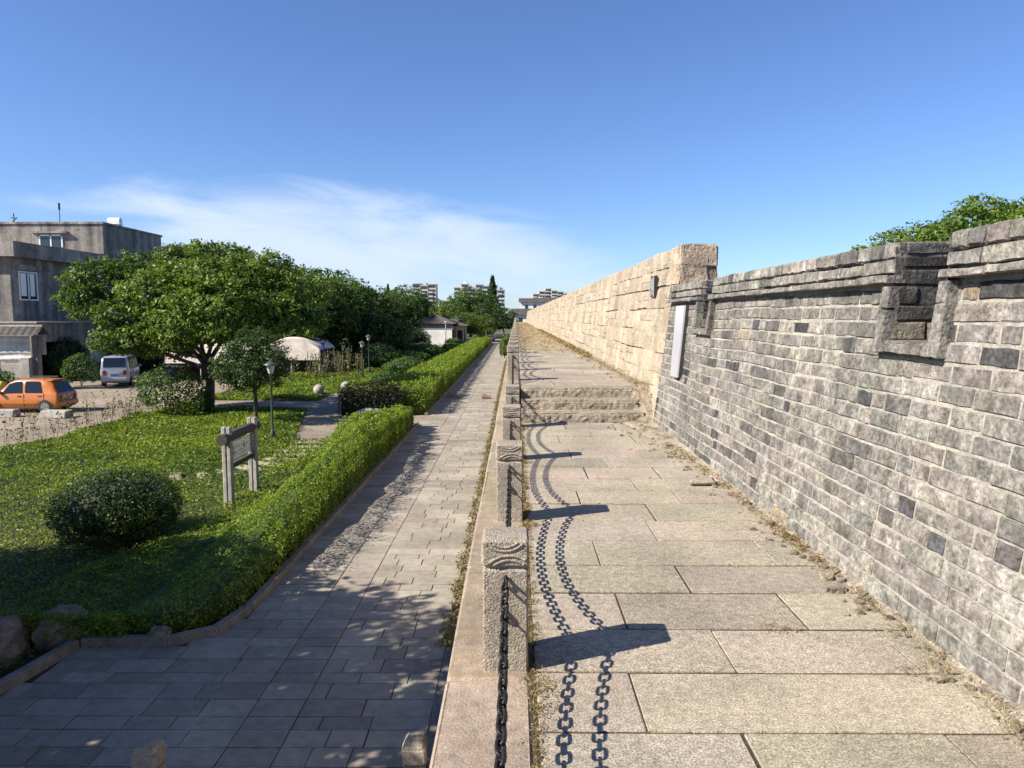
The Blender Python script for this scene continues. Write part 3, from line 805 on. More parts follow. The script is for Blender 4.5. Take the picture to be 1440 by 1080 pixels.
# weeds in the gutter on the lane side
P = []
for k in range(650):
    yq = 9 + 60 * random.random() ** 1.6; tuft(-.9 + random.gauss(0, .05), yq, G + .01, 8, .08, .04)
P = np.array(P); n = len(P)
stuff(leaves('gutter_weeds', P, .05 * rng.uniform(.6, 1.6, n) * (1 + P[:, 1] / 60), pal(rng.random(n), np.array((.13, .10, .05)), np.array((.22, .19, .09))), np.tile((0, 0, .5), (n, 1)), M['dry'], 1.0, .4), 'low dry weeds in the gutter at the foot of the rampart', 'weeds')

# ------------------------------------------------------------------ lawns and hedges
def xl(d): return float(np.interp(d, [8.9, 10, 11.5, 13, 14.5, 17, 22, 28], [-7.4, -7.6, -7.2, -6.5, -5.9, -5.5, -5.3, -4.7]))
def xrh(d): return float(np.interp(d, [8.9, 9.3, 10, 11, 28], [-5.6, -4.5, -4.05, -4.0, -4.0]))
def hh(d): return float(np.interp(d, [8.9, 10.5, 12, 14, 17, 22, 27], [.42, .60, 1.15, 1.3, 1.42, 1.32, .85]))
def hedge(name, label, d0, d1, XL, XR, H, n, leaf, dark, light, grow=1.0, slope=0):
    t = thing(name, label, 'hedge', (0, 0, G))
    D = d0 + (d1 - d0) * rng.random(n * 2) ** grow; u = rng.random(n * 2); P = []; NB = []; T = []
    for d, q in zip(D[:n], u[:n]):
        a, c, h = XL(d), XR(d), H(d); wd = c - a
        per = wd + 1.0 * h; s = q * per
        endf = min(1, (d1 - d) / .4, (d - d0) / .4)
        if s < wd: x = a + s; z = h; nb = (0, 0, 1)
        elif s < wd + h * .8: x = c; z = h - (s - wd) / .8; nb = (1, 0, .3)
        else: x = a; z = h - (s - wd - .8 * h) * 4; nb = (-1, 0, .3)
        k = min(1, (x - a) / (.25 * h + .05), (c - x) / (.25 * h + .05)) if s < wd else 1
        z = z * (.72 + .28 * math.sqrt(max(0, k)))
        k2 = .20 * noise.noise(V((x * 1.7, d * 1.7, 1))) + .14 * noise.noise(V((x * 5, d * 5, 4)))
        z = z * (.9 + k2) + random.gauss(0, .04); x += (k2 * .5 + random.gauss(0, .035)) * (1 if s >= wd else .3)
        z *= (.55 + .45 * math.sqrt(max(0, endf)))
        if slope and d < 21: z *= 1 - slope * min(1, max(0, (21 - d) / 4)) * min(1, max(0, (c - x - .3) / 1.15))
        P.append((x, d, max(.02, z))); NB.append(nb); T.append(.45 + 2.2 * k2 + random.gauss(0, .2))
    for d, q in zip(D[n:n + n // 6], u[n:]):        # clipped end faces
        e = d0 if q < .5 else d1; a, c, h = XL(e), XR(e), H(e); x = a + (c - a) * random.random(); z = h * random.random()
        P.append((x, e + random.gauss(0, .05), z)); NB.append((0, -1 if e == d0 else 1, .2)); T.append(.4 + random.gauss(0, .22))
    P = np.array(P); T = np.clip(np.array(T), 0, 1); m_ = len(P)
    far = np.clip(P[:, 1] / 16, 1, 3.2)
    leaves('foliage', P, leaf * far * rng.uniform(.7, 1.4, m_), pal(T, dark, light), np.array(NB) * .8 + np.array((0, 0, .3)), M['leaf'], .7, .5, t)
    b = MB()
    def fn(uu, v):
        d = d0 + .12 + (d1 - d0 - .24) * v; a, c, h = XL(d) + .12, XR(d) - .10, H(d) * .84
        prof = [(a, 0), (a + .02, h * .7), (a + .5 * (c - a), h), (c - .3, h), (c - .02, h * .7), (c, 0)]
        i = min(5, int(round(uu * 5))); x, z = prof[i]
        q = 1 - slope * min(1, max(0, (21 - d) / 4)) * min(1, max(0, (c - x - .2) / 1.15)) if slope and d < 21 else 1
        return (x, d, z * q * ((.86 if d > 14 and q > .8 else .72) + .14 * noise.noise(V((x * 1.7, d * 1.7, 1)))))
    b.grid(fn, 5, 60, tuple(dark * .7))
    for e in (d0 + .12, d1 - .12):
        a, c, h = XL(e) + .12, XR(e) - .1, H(e) * .8; b.face([(a, e, 0), (c, e, 0), (c, e, h), (a, e, h)], tuple(dark * .7))
    b.build('twigs', M['leaf'], t)  # opaque dark core, raised so no light leaks through the hedge's shadow
    return t
LTH = np.array((.22, .295, .03)); DKH = np.array((.07, .115, .017))
hedge('clipped_hedge', 'low yellow green hedge curving along the near kerb beside the notice board', 9.05, 27.4, xl, xrh, hh, 62000, .05, DKH, LTH, 1.15, .74)
hedge('clipped_hedge', 'long yellow green hedge running far down the lane beyond the path gap', 31.2, 112, lambda d: float(np.interp(d, [31, 33, 36, 60, 112], [-7.6, -7.2, -6.4, -6.2, -6.0])), lambda d: -4.0, lambda d: 1.3, 60000, .042, DKH, LTH, 1.7)
hedge('painted_shade_hedge', 'dark flat topped hedge block at the path junction, shade painted into its leaves', 30.75, 32.6, lambda d: -7.75, lambda d: -4.9, lambda d: 1.36, 7000, .05, np.array((.012, .017, .010)), np.array((.05, .05, .025)))  # leaf colours near black, painting the shade on the hedge end

near_beds = lambda x, y: (8.9 < y < 27.6 and x > xl(max(9, y)) + .3)
stone_clear = lambda x, y: any(abs(x - a) < .5 and abs(y - c) < .13 for a, c in steps_pts)
P = []; T = []
def lawn(n, x0, x1, y0, y1, grow):
    for k in range(n):
        y = y0 + (y1 - y0) * random.random() ** grow; x = random.uniform(x0, x1)
        if y > 24 and inpoly(x, y, path_poly) : continue
        if near_beds(x, y) or x < -.72 * y - 2.5: continue
        edge = -16.5 + .5 * noise.noise(V((y * .5, 0, 3)))
        if x < edge: continue
        if y < 9.3 and x > xr(y) - .22: continue
        if stone_clear(x, y) and random.random() < .9: continue
        h = .05 + .22 * max(0, noise.noise(V((x * .55, y * .55, 2))) + .35) + .06 * noise.noise(V((x * 2.2, y * 2.2, 5)))
        P.append((x, y, G + max(.01, h * random.uniform(.35, 1.1)))); T.append(.5 + .55 * noise.noise(V((x * .4, y * .4, 8))) + .4 * noise.noise(V((x * 2, y * 2, 1))) + random.gauss(0, .17))
lawn(150000, -16.8, -5.2, 7, 37, 1.25); lawn(55000, -16.8, -6.0, 33, 80, 1.3)
P = np.array(P); T = np.clip(np.array(T), 0, 1); n = len(P)
stuff(leaves('ground_cover', P, .055 * np.clip(P[:, 1] / 13, .9, 3.4) * rng.uniform(.6, 1.4, n), pal(T, np.array((.05, .10, .014)), np.array((.20, .255, .026))), np.tile((.1, -.1, .7), (n, 1)), M['grass'], .6, .45), 'bright green clover like ground cover filling the garden lawns', 'ground cover')
# tall dry stalks along the yard edge
b = MB(); P = []; T = []
for k in range(190):
    y = random.uniform(17, 34); x = -16.6 - abs(random.gauss(0, 1.0)) if random.random() < .75 else -16.5 + random.uniform(-.4, 1.2)
    h = random.uniform(.4, 1.35); lx, ly = random.gauss(0, .18) * h, random.gauss(0, .18) * h
    b.tube([(x, y, G), (x + lx * .4, y + ly * .4, G + h * .5), (x + lx, y + ly, G + h)], [.007, .005, .003], 4, (.06, .055, .03), False)
    for q in range(random.randint(5, 16)):
        f = random.uniform(.25, 1); P.append((x + lx * f + random.gauss(0, .07), y + ly * f + random.gauss(0, .07), G + h * f)); T.append(random.random())
b.c = [c for c in b.c]
o = b.build('weed_stalks', M['dry']); stuff(o, 'tall thin weed stalks along the edge of the dusty yard', 'weeds')
P = np.array(P); n = len(P)
stuff(leaves('weed_leaves', P, .11 * rng.uniform(.5, 1.4, n), pal(np.array(T), np.array((.04, .05, .02)), np.array((.13, .13, .05))), np.tile((.2, -.2, .4), (n, 1)), M['dry'], .9, .4), 'sparse brown green leaves of the weeds along the yard', 'weeds')

# ------------------------------------------------------------------ near bushes and rocks
bush('round_bush', 'large dark clipped bush rounded like a mound on the near lawn', (-7.75, 13.5, G), (1.15, 1.1, .72), 15000, .052, DK2 * .9, LT2 * .9)
def boulder(name, label, loc, s, seed, m='rock'):
    b = MB()
    def fn(u, v):
        a = u * 2 * math.pi; q = (v - .5) * math.pi; x = V((math.cos(a) * math.cos(q), math.sin(a) * math.cos(q), math.sin(q)))
        k = 1 + .28 * noise.noise(x * 1.3 + V((seed, 0, 0))) + .13 * noise.noise(x * 3.1 + V((0, seed, 0))) + .05 * noise.noise(x * 8 + V((0, 0, seed)))
        k = max(.6, k); x = V([math.copysign(abs(t) ** .75, t) for t in x])
        return (x.x * s[0] * k, x.y * s[1] * k, max(-.1, x.z * s[2] * k + s[2] * .5))
    b.grid(fn, 34, 22); return tag(b.build(name, M[m], None, False, loc), label, 'rock')
boulder('boulder', 'rough brown boulder at the lower left corner by the kerb', (-6.75, 8.75, G), (.42, .34, .30), 3)
boulder('boulder', 'dark shaded boulder between the rough brown boulder and the hedge', (-6.1, 9.25, G), (.36, .30, .27), 9)
boulder('boulder', 'small stone lying on the curved kerb in shade', (-4.75, 9.1, G + .1), (.13, .1, .09), 5)
bench = boulder('stone_bench', 'long pale rough stone block lying by the path beneath the dark hedge block', (-6.0, 30.2, G), (.78, .28, .27), 21, 'palerock'); bench['category'] = 'stone block'
for (x, y, lb, r) in ((-10.75, 38.6, 'left one of the two pale stone balls at the path', .30), (-9.75, 40.6, 'right one of the two pale stone balls at the path, farther back', .29)):
    t = thing('stone_ball', lb, 'stone ball', (x, y, G), 0, 'stone balls guarding the path')
    b = MB(); b.lathe([(.01, .06 + 0), (r * .5, .06 + r * .13), (r * .87, .06 + r * .5), (r, .06 + r), (r * .87, .06 + r * 1.5), (r * .5, .06 + r * 1.87), (.01, .06 + r * 2)], n=24); b.build('ball', M['palerock'], t, True)
    b = MB(); b.lathe([(r * .8, -.02), (r * .8, .05), (r * .55, .10)], n=20); b.build('base', M['palerock'], t)
# small stone posts whose heads show at the bottom of the lane
def bollard(loc, lb):
    t = thing('stone_bollard', lb, 'bollard', loc, 0, 'stone bollards across the lane')
    b = MB(); b.box((-.105, -.105, 0), (.105, .105, .40), ch=.012, jit=.003); b.build('shaft', M['post'], t)
    b = MB(); b.box((-.075, -.075, .39), (.075, .075, .435)); b.build('neck', M['post'], t)
    b = MB(); b.box((-.115, -.115, .43), (.115, .115, .60), ch=.02, jit=.004)
    def fn(u, v):
        a = (u - .5) * 2; r = (v - .5) * 2
        return (a * .105, r * .105, .598 + .075 * math.sqrt(max(0, 1 - max(abs(a), abs(r)) ** 2.4)))
    b.grid(fn, 8, 8); b.build('head', M['post'], t, False); t.scale = (.96, .96, .9)
bollard((-.90, 6.05, G), 'round topped stone bollard at the foot of the rampart, bottom centre')
bollard((-3.25, 5.95, G), 'round topped stone bollard alone at the bottom left of the lane')
# loose stones on the lane
b = MB(); b.box((-.24, -.13, 0), (.24, .13, .17), (.36, .24, .17), ch=.02, jit=.03); b.box((-.2, -.1, .16), (.0, .1, .25), (.40, .27, .2), ch=.015, jit=.02)
tag(b.build('loose_stone', M['ledge'], None, False, (-1.55, 37.3, G + .02)), 'brownish stone block left in the sunlit middle of the lane', 'stone')
b = MB(); b.box((-.33, -.16, 0), (.33, .16, .22), (.33, .28, .22), ch=.02, jit=.03)
tag(b.build('loose_stone', M['ledge'], None, False, (-3.35, 38.0, G + .02)), 'grey stone block in shade beside the long hedge', 'stone')
for x, y, l, rz, lb in ((-22.25, 30.6, 1.05, .05, 'white concrete block in front of the front wheel of the orange car'), (-19.85, 30.4, 1.15, -.08, 'white concrete block by the rear wheel of the orange car')):
    b = MB(); b.box((-l / 2, -.25, 0), (l / 2, .25, .30), (1, 1, 1), ch=.02, jit=.02); o = b.build('concrete_block', M['palerock'], None, False, (x, y, G)); o.rotation_euler = (0, 0, rz); tag(o, lb, 'concrete block', 'white blocks before the orange car')

# ------------------------------------------------------------------ notice board
nb = thing('notice_board', 'grey weathered wooden notice board with black lettering standing on the lawn', 'notice board', (-6.55, 16.7, G))
wc = lambda: cj((.52, .485, .44), .12, .03)
for yq in (-.78, .78):
    b = MB(); b.box((-.10, yq - .075, -.1), (-.012, yq + .075, 1.86), wc(), ch=.012, jit=.004); b.box((.012, yq - .075, -.1), (.10, yq + .075, 1.86), wc(), ch=.012, jit=.004); b.build('post', M['wood'], nb)
b = MB(); b.tube([(0, -1.08, 1.60), (0, -.3, 1.615), (0, .5, 1.625), (0, 1.08, 1.62)], [.125, .118, .115, .108], 12, (.10, .088, .08)); b.build('top_log', M['wood'], nb)
b = MB(); b.box((-.05, -.71, .86), (.05, .71, .98), (.115, .098, .088), ch=.015, jit=.006); b.build('lower_rail', M['wood'], nb)
for yq in (-.645, .635):
    b = MB(); b.box((-.03, yq - .045, .975), (.045, yq + .045, 1.52), (.44, .42, .39), ch=.012, jit=.004)
    for k in range(6): b.tube([(.04, yq - .05, 1.03 + k * .085), (.052, yq, 1.035 + k * .085), (.04, yq + .05, 1.03 + k * .085)], .009, 5, (.05, .045, .04))
    b.build('side_stick', M['wood'], nb)
b = MB(); b.box((-.02, -.59, 1.04), (.012, .59, 1.47), (1.25, 1.19, 1.1), ch=.006); bd = b.build('board', M['wood'], nb)
b = MB()
for k in range(14):
    yq = -.55 + k * .085; b.tube([(.015, yq, 1.465), (.02, yq + .02, 1.485), (.015, yq + .05, 1.47)], .008, 5, (.06, .05, .045))
b.build('twisted_rope', M['wood'], nb)
b = MB(); rg = random.Random(5)
def glyph(cy, cz, s):
    for k in range(rg.randint(3, 4)): z = cz + (k / 3 - .5) * s + rg.uniform(-.1, .1) * s; a = rg.uniform(.25, .5) * s; b.box((.0125, cy - a, z - .05 * s), (.0155, cy + a, z + .05 * s))
    for k in range(rg.randint(2, 3)): y = cy + (k / 2 - .5) * s * .7; a = rg.uniform(.3, .5) * s; b.box((.0128, y - .05 * s, cz - a), (.0158, y + .05 * s, cz + a * .8))
for k, s in enumerate((.10, .055, .055, .055, .13, .05)): glyph(-.45 + k * .165 - (.02 if k == 4 else 0), 1.315 - (.02 if k == 4 else 0), s)
for k, s in enumerate((.10, .035, .035, .05, .05)): glyph(-.45 + k * .12, 1.20, s)
b.build('lettering', M['text'], bd)
b = MB()
for k in range(9): glyph(-.42 + k * .10, 1.12, .026)
b.build('small_lettering', M['text'], bd)

# ------------------------------------------------------------------ garden lamps
def lamp(loc, H, lb):
    t = thing('garden_lamp', lb, 'lamp', loc, 0, 'garden lamps along the lawn')
    b = MB(); b.lathe([(.085, 0), (.085, .32), (.055, .40), (.045, .46), (.034, H - .48), (.05, H - .46), (.05, H - .42)], n=14); b.build('pole', M['lamp'], t, True)
    b = MB(); b.lathe([(.075, H - .42), (.085, H - .40), (.15, H - .15), (.15, H - .13)], n=12); s = b.build('lamp_shade', M['frosted'], t)
    b = MB()
    for k in range(4):
        a = k * math.pi / 2; b.tube([(.088 * math.cos(a), .088 * math.sin(a), H - .40), (.155 * math.cos(a), .155 * math.sin(a), H - .14)], .009, 5)
    b.build('frame', M['lamp'], s)
    b = MB(); b.lathe([(.245, H - .135), (.25, H - .115), (.15, H - .05), (.07, H - .01), (.025, H + .02), (.012, H + .07)], n=16); b.build('cap', M['lamp'], t, True)
lamp((-8.47, 24.5, G), 2.8, 'nearest dark garden lamp with flared cap beside the paved path')
lamp((-10.75, 49.8, G), 2.62, 'left of the two far garden lamps on the sunlit lawn')
lamp((-11.25, 54.4, G), 2.95, 'right of the two far garden lamps, taller and farther back')
t = thing('lamp_pole', 'thin pale lamp pole before the white house', 'lamp', (-9.6, 98, G)); b = MB(); b.tube([(0, 0, 0), (0, 0, 3.3)], .07, 8, (.6, .6, .6)); b.build('pole', M['palerock'], t); b = MB(); b.lathe([(.08, 3.3), (.16, 3.5), (.2, 3.6), (.05, 3.7)], n=10); b.build('lamp_shade', M['frosted'], t)

# ------------------------------------------------------------------ vehicles
def car(name, label, loc, rz, paint, st, gh, Wd, wheels, wr, hatch, plate=True, extra=None):
    """st: stations (x, half width, bottom, belt, roof, roof half width); gh: greenhouse panes as station x ranges"""
    t = thing(name, label, 'car' if 'van' not in label else 'van', loc, rz)
    def at(x):
        xs = [s[0] for s in st]; return [float(np.interp(x, xs, [s[k] for s in st])) for k in range(1, 6)]
    b = MB(); X = [s[0] for s in st]; xs = []
    for a, c in zip(X[:-1], X[1:]):
        xs += [a + (c - a) * k / 3 for k in range(3)]
    xs.append(X[-1])
    ring = []
    for x in xs:
        hw, zb, zl, zr, hr = at(x); zm = zb + (zl - zb) * .45; hr2 = min(hr, hw)
        prof = [(hw * .8, zb), (hw * .96, zb + .06), (hw * 1.0, zm), (hw * .985, zl - .04), (hw * .955, zl), (hw * .955 + (hr2 - hw * .955) * .5, zl + (zr - zl) * .52), (hr2, zr - min(.06, (zr - zl) * .4)), (hr2 * .86, zr - .012), (hr2 * .4, zr + .005)]
        ring.append([(x, -y, z) for y, z in prof] + [(x, y, z) for y, z in reversed(prof)])
    k = len(ring[0]); vs = [p for r in ring for p in r]; fs = []
    for i in range(len(ring) - 1):
        for q in range(k): fs.append((i * k + q, i * k + (q + 1) % k, (i + 1) * k + (q + 1) % k, (i + 1) * k + q))
    fs += [tuple(reversed(range(k))), tuple(range((len(ring) - 1) * k, len(ring) * k))]
    b.raw(vs, [tuple(reversed(f)) for f in fs]); body = b.build('body', M[paint], t, True)
    def side(x, f, sgn, o=.024):
        hw, zb, zl, zr, hr = at(x); hr = min(hr, hw); y0 = hw * .955; z0 = zl
        return (x, sgn * (y0 + (hr - y0) * f + o), z0 + (zr - .06 - z0) * f)
    for (xa, xb, xc, xd) in gh:      # bottom rear, bottom front, top front, top rear
        for sgn in (-1, 1):
            b = MB(); n = 6; pts = []
            for i in range(n + 1): pts.append((xa + (xb - xa) * i / n, xd + (xc - xd) * i / n))
            for (p, q), (r, s_) in zip(pts[:-1], pts[1:]):
                for f0, f1 in ((.06, .5), (.5, .93)):
                    L_ = lambda a, c, f: side(a + (c - a) * f, f, sgn)
                    b.face([L_(p, q, f0), L_(r, s_, f0), L_(r, s_, f1), L_(p, q, f1)])
            b.build('side_window', M['glass'], t)
    # windscreen and rear window sit on the sloping ends of the cabin
    def endglass(nm, x0, x1, f0, f1):
        b = MB(); n = 4
        def P_(u, f):
            x = x0 + (x1 - x0) * f; hw, zb, zl, zr, hr = at(x); hr = min(hr, hw)
            o = .012 * (1 if x1 < x0 and nm == 'windscreen' else -1)
            return (x + o, (u - .5) * 2 * hr * .86, zr + .012)
        for i in range(6):
            for j in range(n):
                b.face([P_(i / 6, j / n), P_((i + 1) / 6, j / n), P_((i + 1) / 6, (j + 1) / n), P_(i / 6, (j + 1) / n)])
        b.build(nm, M['glass'], t)
    endglass('windscreen', hatch[0], hatch[1], 0, 1); endglass('rear_window', hatch[2], hatch[3], 0, 1)
    for x in wheels:
        for sgn in (-1, 1):
            yw = sgn * (Wd / 2 - .075)
            b = MB(); b.lathe([(wr * 1.18, -.012), (wr * 1.18, .012)], n=24); b.v = [(x + vx, sgn * (Wd / 2 + .003) + vz * .6, max(wr * .5, wr + vy)) for vx, vy, vz in b.v]; b.build('wheel_arch', M['blackpl'], t)
            b = MB(); b.lathe([(wr * .6, -.1), (wr * .93, -.095), (wr, -.06), (wr, .06), (wr * .93, .095), (wr * .6, .1)], n=24); b.v = [(vx, vz, vy) for vx, vy, vz in b.v]; wh_ = b.build('wheel', M['rubber'], t, False, (x, yw, wr))
            b = MB()
            for q in range(5):
                a = q * 2 * math.pi / 5; ca, sa = math.cos(a), math.sin(a)
                b.raw([(ca * wr * .1 - sa * .045, sgn * .104, sa * wr * .1 + ca * .045), (ca * wr * .64 - sa * .06, sgn * .108, sa * wr * .64 + ca * .06), (ca * wr * .64 + sa * .06, sgn * .108, sa * wr * .64 - ca * .06), (ca * wr * .1 + sa * .045, sgn * .104, sa * wr * .1 - ca * .045)], [(0, 1, 2, 3)])
            for q in range(20):
                a, c = q * math.pi / 10, (q + 1) * math.pi / 10
                b.face([(math.cos(a) * wr * .6, sgn * .106, math.sin(a) * wr * .6), (math.cos(c) * wr * .6, sgn * .106, math.sin(c) * wr * .6), (math.cos(c) * wr * .7, sgn * .106, math.sin(c) * wr * .7), (math.cos(a) * wr * .7, sgn * .106, math.sin(a) * wr * .7)])
            b.build('rim', M['rim'], wh_)
    xe = st[0][0]; hw, zb, zl, zr, hr = st[0][1:]
    for sgn in (-1, 1):
        b = MB(); b.box((xe - .02, sgn * hw * .78 - .10, zl - .28), (xe + .12, sgn * hw * .78 + .10, zl + .02), ch=.02); b.box((xe + .02, sgn * hw * .93 - .02, zl - .26), (xe + .26, sgn * hw * .93 + .035, zl - .02), ch=.015); b.build('tail_light', M['red'], t)
        xf = st[-1][0]; b = MB(); b.box((xf - .16, sgn * st[-1][1] * .8 - .12, st[-1][3] - .16), (xf + .015, sgn * st[-1][1] * .8 + .12, st[-1][3] - .0), ch=.02); b.build('headlight', M['frosted'], t)
        xm = gh[-1][1] - .12; b = MB(); p = side(xm, .1, sgn, .1); b.box((p[0] - .05, p[1] - .09, p[2] - .02), (p[0] + .06, p[1] + .09, p[2] + .12), ch=.02); b.build('mirror', M[paint], t)
        for (xa, xb, xc, xd) in gh[:2]:
            hw2, zb2, zl2, _, _ = at(xa + .12); b = MB(); b.box((xa + .05, sgn * hw2 * .985 - .01, zl2 - .13), (xa + .22, sgn * hw2 * .985 + .03, zl2 - .095), ch=.008); b.build('door_handle', M['blackpl'], t)
        b = MB(); xa, xb = wheels[0] + wr * 1.2, wheels[1] - wr * 1.2
        hw2, zb2, zl2, _, _ = at((xa + xb) / 2); b.box((xa, sgn * hw2 - .006, zb2 + (zl2 - zb2) * .36), (xb, sgn * hw2 + .014, zb2 + (zl2 - zb2) * .43)); b.build('door_moulding', M[paint], t)
        b = MB()
        for xg in (gh[0][1] + .05, gh[-1][1] + .02, gh[0][0] - .05):
            hw2, zb2, zl2, _, _ = at(xg); b.box((xg - .006, sgn * hw2 * .99 - .01, zb2 + .12), (xg + .006, sgn * hw2 + .004, zl2 - .02))
        b.build('door_gap', M['blackpl'], t)
    b = MB(); b.box((xe - .10, -hw * .94, zb + .04), (xe + .12, hw * .94, zb + .26), ch=.04); b.build('rear_bumper', M[paint], t)
    if plate:
        b = MB(); b.box((xe - .035, -.22, zl - .34), (xe - .012, .22, zl - .2)); b.build('number_plate', M['blueplate'], t)
    return t
hb = [(-1.72, .66, .26, .78, .80, .60), (-1.66, .735, .22, .86, .90, .62), (-1.42, .75, .20, .89, 1.30, .57), (-1.12, .75, .19, .89, 1.50, .56), (-.5, .752, .18, .89, 1.535, .57), (.25, .752, .18, .88, 1.51, .57), (.58, .75, .18, .87, 1.38, .58), (1.12, .745, .18, .86, .93, .60), (1.50, .70, .20, .78, .80, .58), (1.70, .58, .24, .62, .64, .48)]
oc = car('parked_car', 'orange hatchback parked sideways in the dusty yard before the garage', (-22.35, 32.5, G), math.pi, 'orange', hb, [(-1.02, -.22, -.20, -.86), (-.10, 1.0, .50, -.06)], 1.5, (-1.12, 1.2), .275, (1.06, .6, -1.66, -1.34))
for sg_ in (-1, 1):
    b = MB(); b.tube([(-1.0, sg_ * .5, 1.49), (-.98, sg_ * .5, 1.565), (.2, sg_ * .5, 1.565), (.24, sg_ * .5, 1.50)], .016, 6); b.build('roof_rail', M['blackpl'], oc)
b = MB(); b.box((-1.36, -.5, 1.42), (-1.14, .5, 1.49), ch=.02); b.build('roof_spoiler', M['orange'], oc)
vb = [(-1.95, .72, .34, 1.02, 1.04, .70), (-1.92, .80, .28, 1.10, 1.30, .72), (-1.80, .82, .25, 1.12, 1.80, .70), (-1.5, .82, .24, 1.12, 1.90, .69), (.6, .82, .24, 1.10, 1.89, .69), (.95, .82, .24, 1.08, 1.74, .69), (1.55, .80, .26, 1.02, 1.06, .68), (1.85, .74, .30, .86, .88, .66), (1.97, .66, .34, .66, .68, .6)]
vn = car('parked_van', 'silver minivan seen from behind in the shade of the grey building', (-25.3, 45.4, G), R(108), 'silver', vb, [(-1.6, -.75, -.75, -1.55), (-.65, .2, .2, -.65), (.28, 1.25, .85, .28)], 1.64, (-1.25, 1.2), .29, (1.5, .98, -1.93, -1.80))
dc = [(-2.1, .74, .32, .90, .92, .62), (-2.0, .84, .24, .95, .98, .64), (-1.5, .86, .2, .97, 1.06, .62), (-.95, .86, .18, .97, 1.42, .58), (-.2, .86, .18, .96, 1.47, .57), (.45, .86, .18, .95, 1.38, .58), (1.15, .85, .18, .92, .98, .64), (1.9, .80, .22, .80, .83, .6), (2.15, .68, .26, .64, .66, .5)]
dcar = car('parked_car', 'dark saloon car parked in deep shade to the right of the silver minivan', (-23.9, 50.0, G), R(106), 'darkcar', dc, [(-.95, -.1, -.15, -.75), (0, .95, .5, 0)], 1.72, (-1.35, 1.35), .31, (1.1, .5, -1.55, -.98))
fc = dup(vn, (-4.6, 128, G), R(95), 'pale van far down the lane under the trees, half hidden by the hedge')
b = MB(); b.box((-.3, -.2, 0), (.3, .2, .5), ch=.12, jit=.06); tag(b.build('yellow_sack', M['yellow'], None, True, (-25.6, 35.0, G + .62)), 'yellow sack on the low mound behind the bonnet of the orange car', 'sack')
b = MB(); b.box((-.7, -.5, 0), (.7, .5, .63), ch=.05, jit=.04); tag(b.build('stone_plinth', M['rock'], None, False, (-25.6, 35.0, G)), 'low stone mound behind the bonnet of the orange car', 'plinth')

# ------------------------------------------------------------------ concrete building on the left
cb_ = thing('concrete_building', 'stained grey concrete building with stepped flat roofs on the far left', 'building', (-34, 48, G))
def bp(name, m, boxes, parent=None, **k):
    b = MB()
    for a, c in boxes: b.box((a[0] + 34, a[1] - 48, a[2] - G), (c[0] + 34, c[1] - 48, c[2] - G), **k)
    return b.build(name, M[m], parent or cb_)
bp('wall', 'concrete', [((-62, 48, G), (-33.9, 75, 5.62))])
bp('parapet', 'concrete', [((-62, 47.4, 5.62), (-33.15, 75, 6.62))])
bp('upper_storey', 'concrete', [((-62, 58, 6.62), (-33.25, 67.5, 9.05))])
bp('roof_edge', 'concrete', [((-62, 57.9, 9.05), (-33.15, 67.6, 9.22))])
wz0, wz1 = 2.75, 4.75
fr = bp('window', 'pvc', [((-33.92, 48.75, wz0), (-33.84, 48.85, wz1)), ((-33.92, 50.55, wz0), (-33.84, 50.65, wz1)), ((-33.92, 49.65, wz0), (-33.84, 49.75, wz1)), ((-33.92, 48.85, wz0), (-33.84, 50.55, wz0 + .09)), ((-33.92, 48.85, wz1 - .09), (-33.84, 50.55, wz1))])
bp('pane', 'blueglass', [((-33.94, 48.85, wz0 + .09), (-33.88, 50.55, wz1 - .09))], fr)
bp('curtain', 'pvc', [((-33.93, 48.95, wz0 + .3), (-33.872, 49.5, wz1 - .15)), ((-33.93, 49.9, wz0 + .3), (-33.872, 50.35, wz1 - .15))], fr)
bp('window_lintel', 'concrete', [((-34, 48.5, wz1 + .05), (-33.66, 50.9, wz1 + .42))])
f2 = bp('window', 'pvc', [((-38.4, 57.93, 7.2), (-38.3, 57.99, 8.2)), ((-37.5, 57.93, 7.2), (-37.4, 57.99, 8.2)), ((-36.6, 57.93, 7.2), (-36.5, 57.99, 8.2)), ((-38.4, 57.93, 8.1), (-36.5, 57.99, 8.2))])
bp('pane', 'blueglass', [((-38.3, 57.96, 7.2), (-36.6, 58.02, 8.1))], f2)
bp('window_lintel', 'concrete', [((-38.9, 57.7, 8.3), (-36.0, 58.0, 8.45))])
bp('annex', 'concrete', [((-33.9, 46.6, G), (-31.65, 47.0, 1.2)), ((-33.9, 51.2, G), (-31.4, 62, 1.2)), ((-33.9, 47.0, -.05), (-31.4, 51.2, 1.2))])
bp('annex_slab', 'palerock', [((-33.9, 46.4, 1.2), (-31.25, 62.2, 1.32))])
bp('opening_shade_sheet', 'shadepaint', [((-33.5, 47.0, G), (-33.4, 51.2, -.05))])  # near-black sheet painting the shade inside the carport
b = MB()
for k in range(16): b.box((2.58, 4.3 + k * .12, .9), (2.66, 4.36 + k * .12, 2.9 + (.1 if k % 3 else -.25)))
b.box((2.56, 4.2, 2.82), (2.68, 6.3, 2.92)); b.build('barred_gate', M['pvc'], cb_)
b = MB(); b.tube([(-.02, .0, 8.1), (.06, -.08, 8.5), (.3, -.06, 8.0), (.26, -.06, 7.1), (.1, -.06, 6.5), (.12, -.06, 5.6)], .05, 6); b.v = [(x - 1.2, y, z - 1.6) for x, y, z in b.v]; b.build('pipe', M['lamp'], cb_)
b = MB(); b.box((-.55, -.4, .16), (.55, .4, .2)); b.tube([(-.5, 0, .46), (.5, 0, .46)], .27, 16); b.box((-.45, -.3, 0), (-.35, .3, .18)); b.box((.35, -.3, 0), (.45, .3, .18))
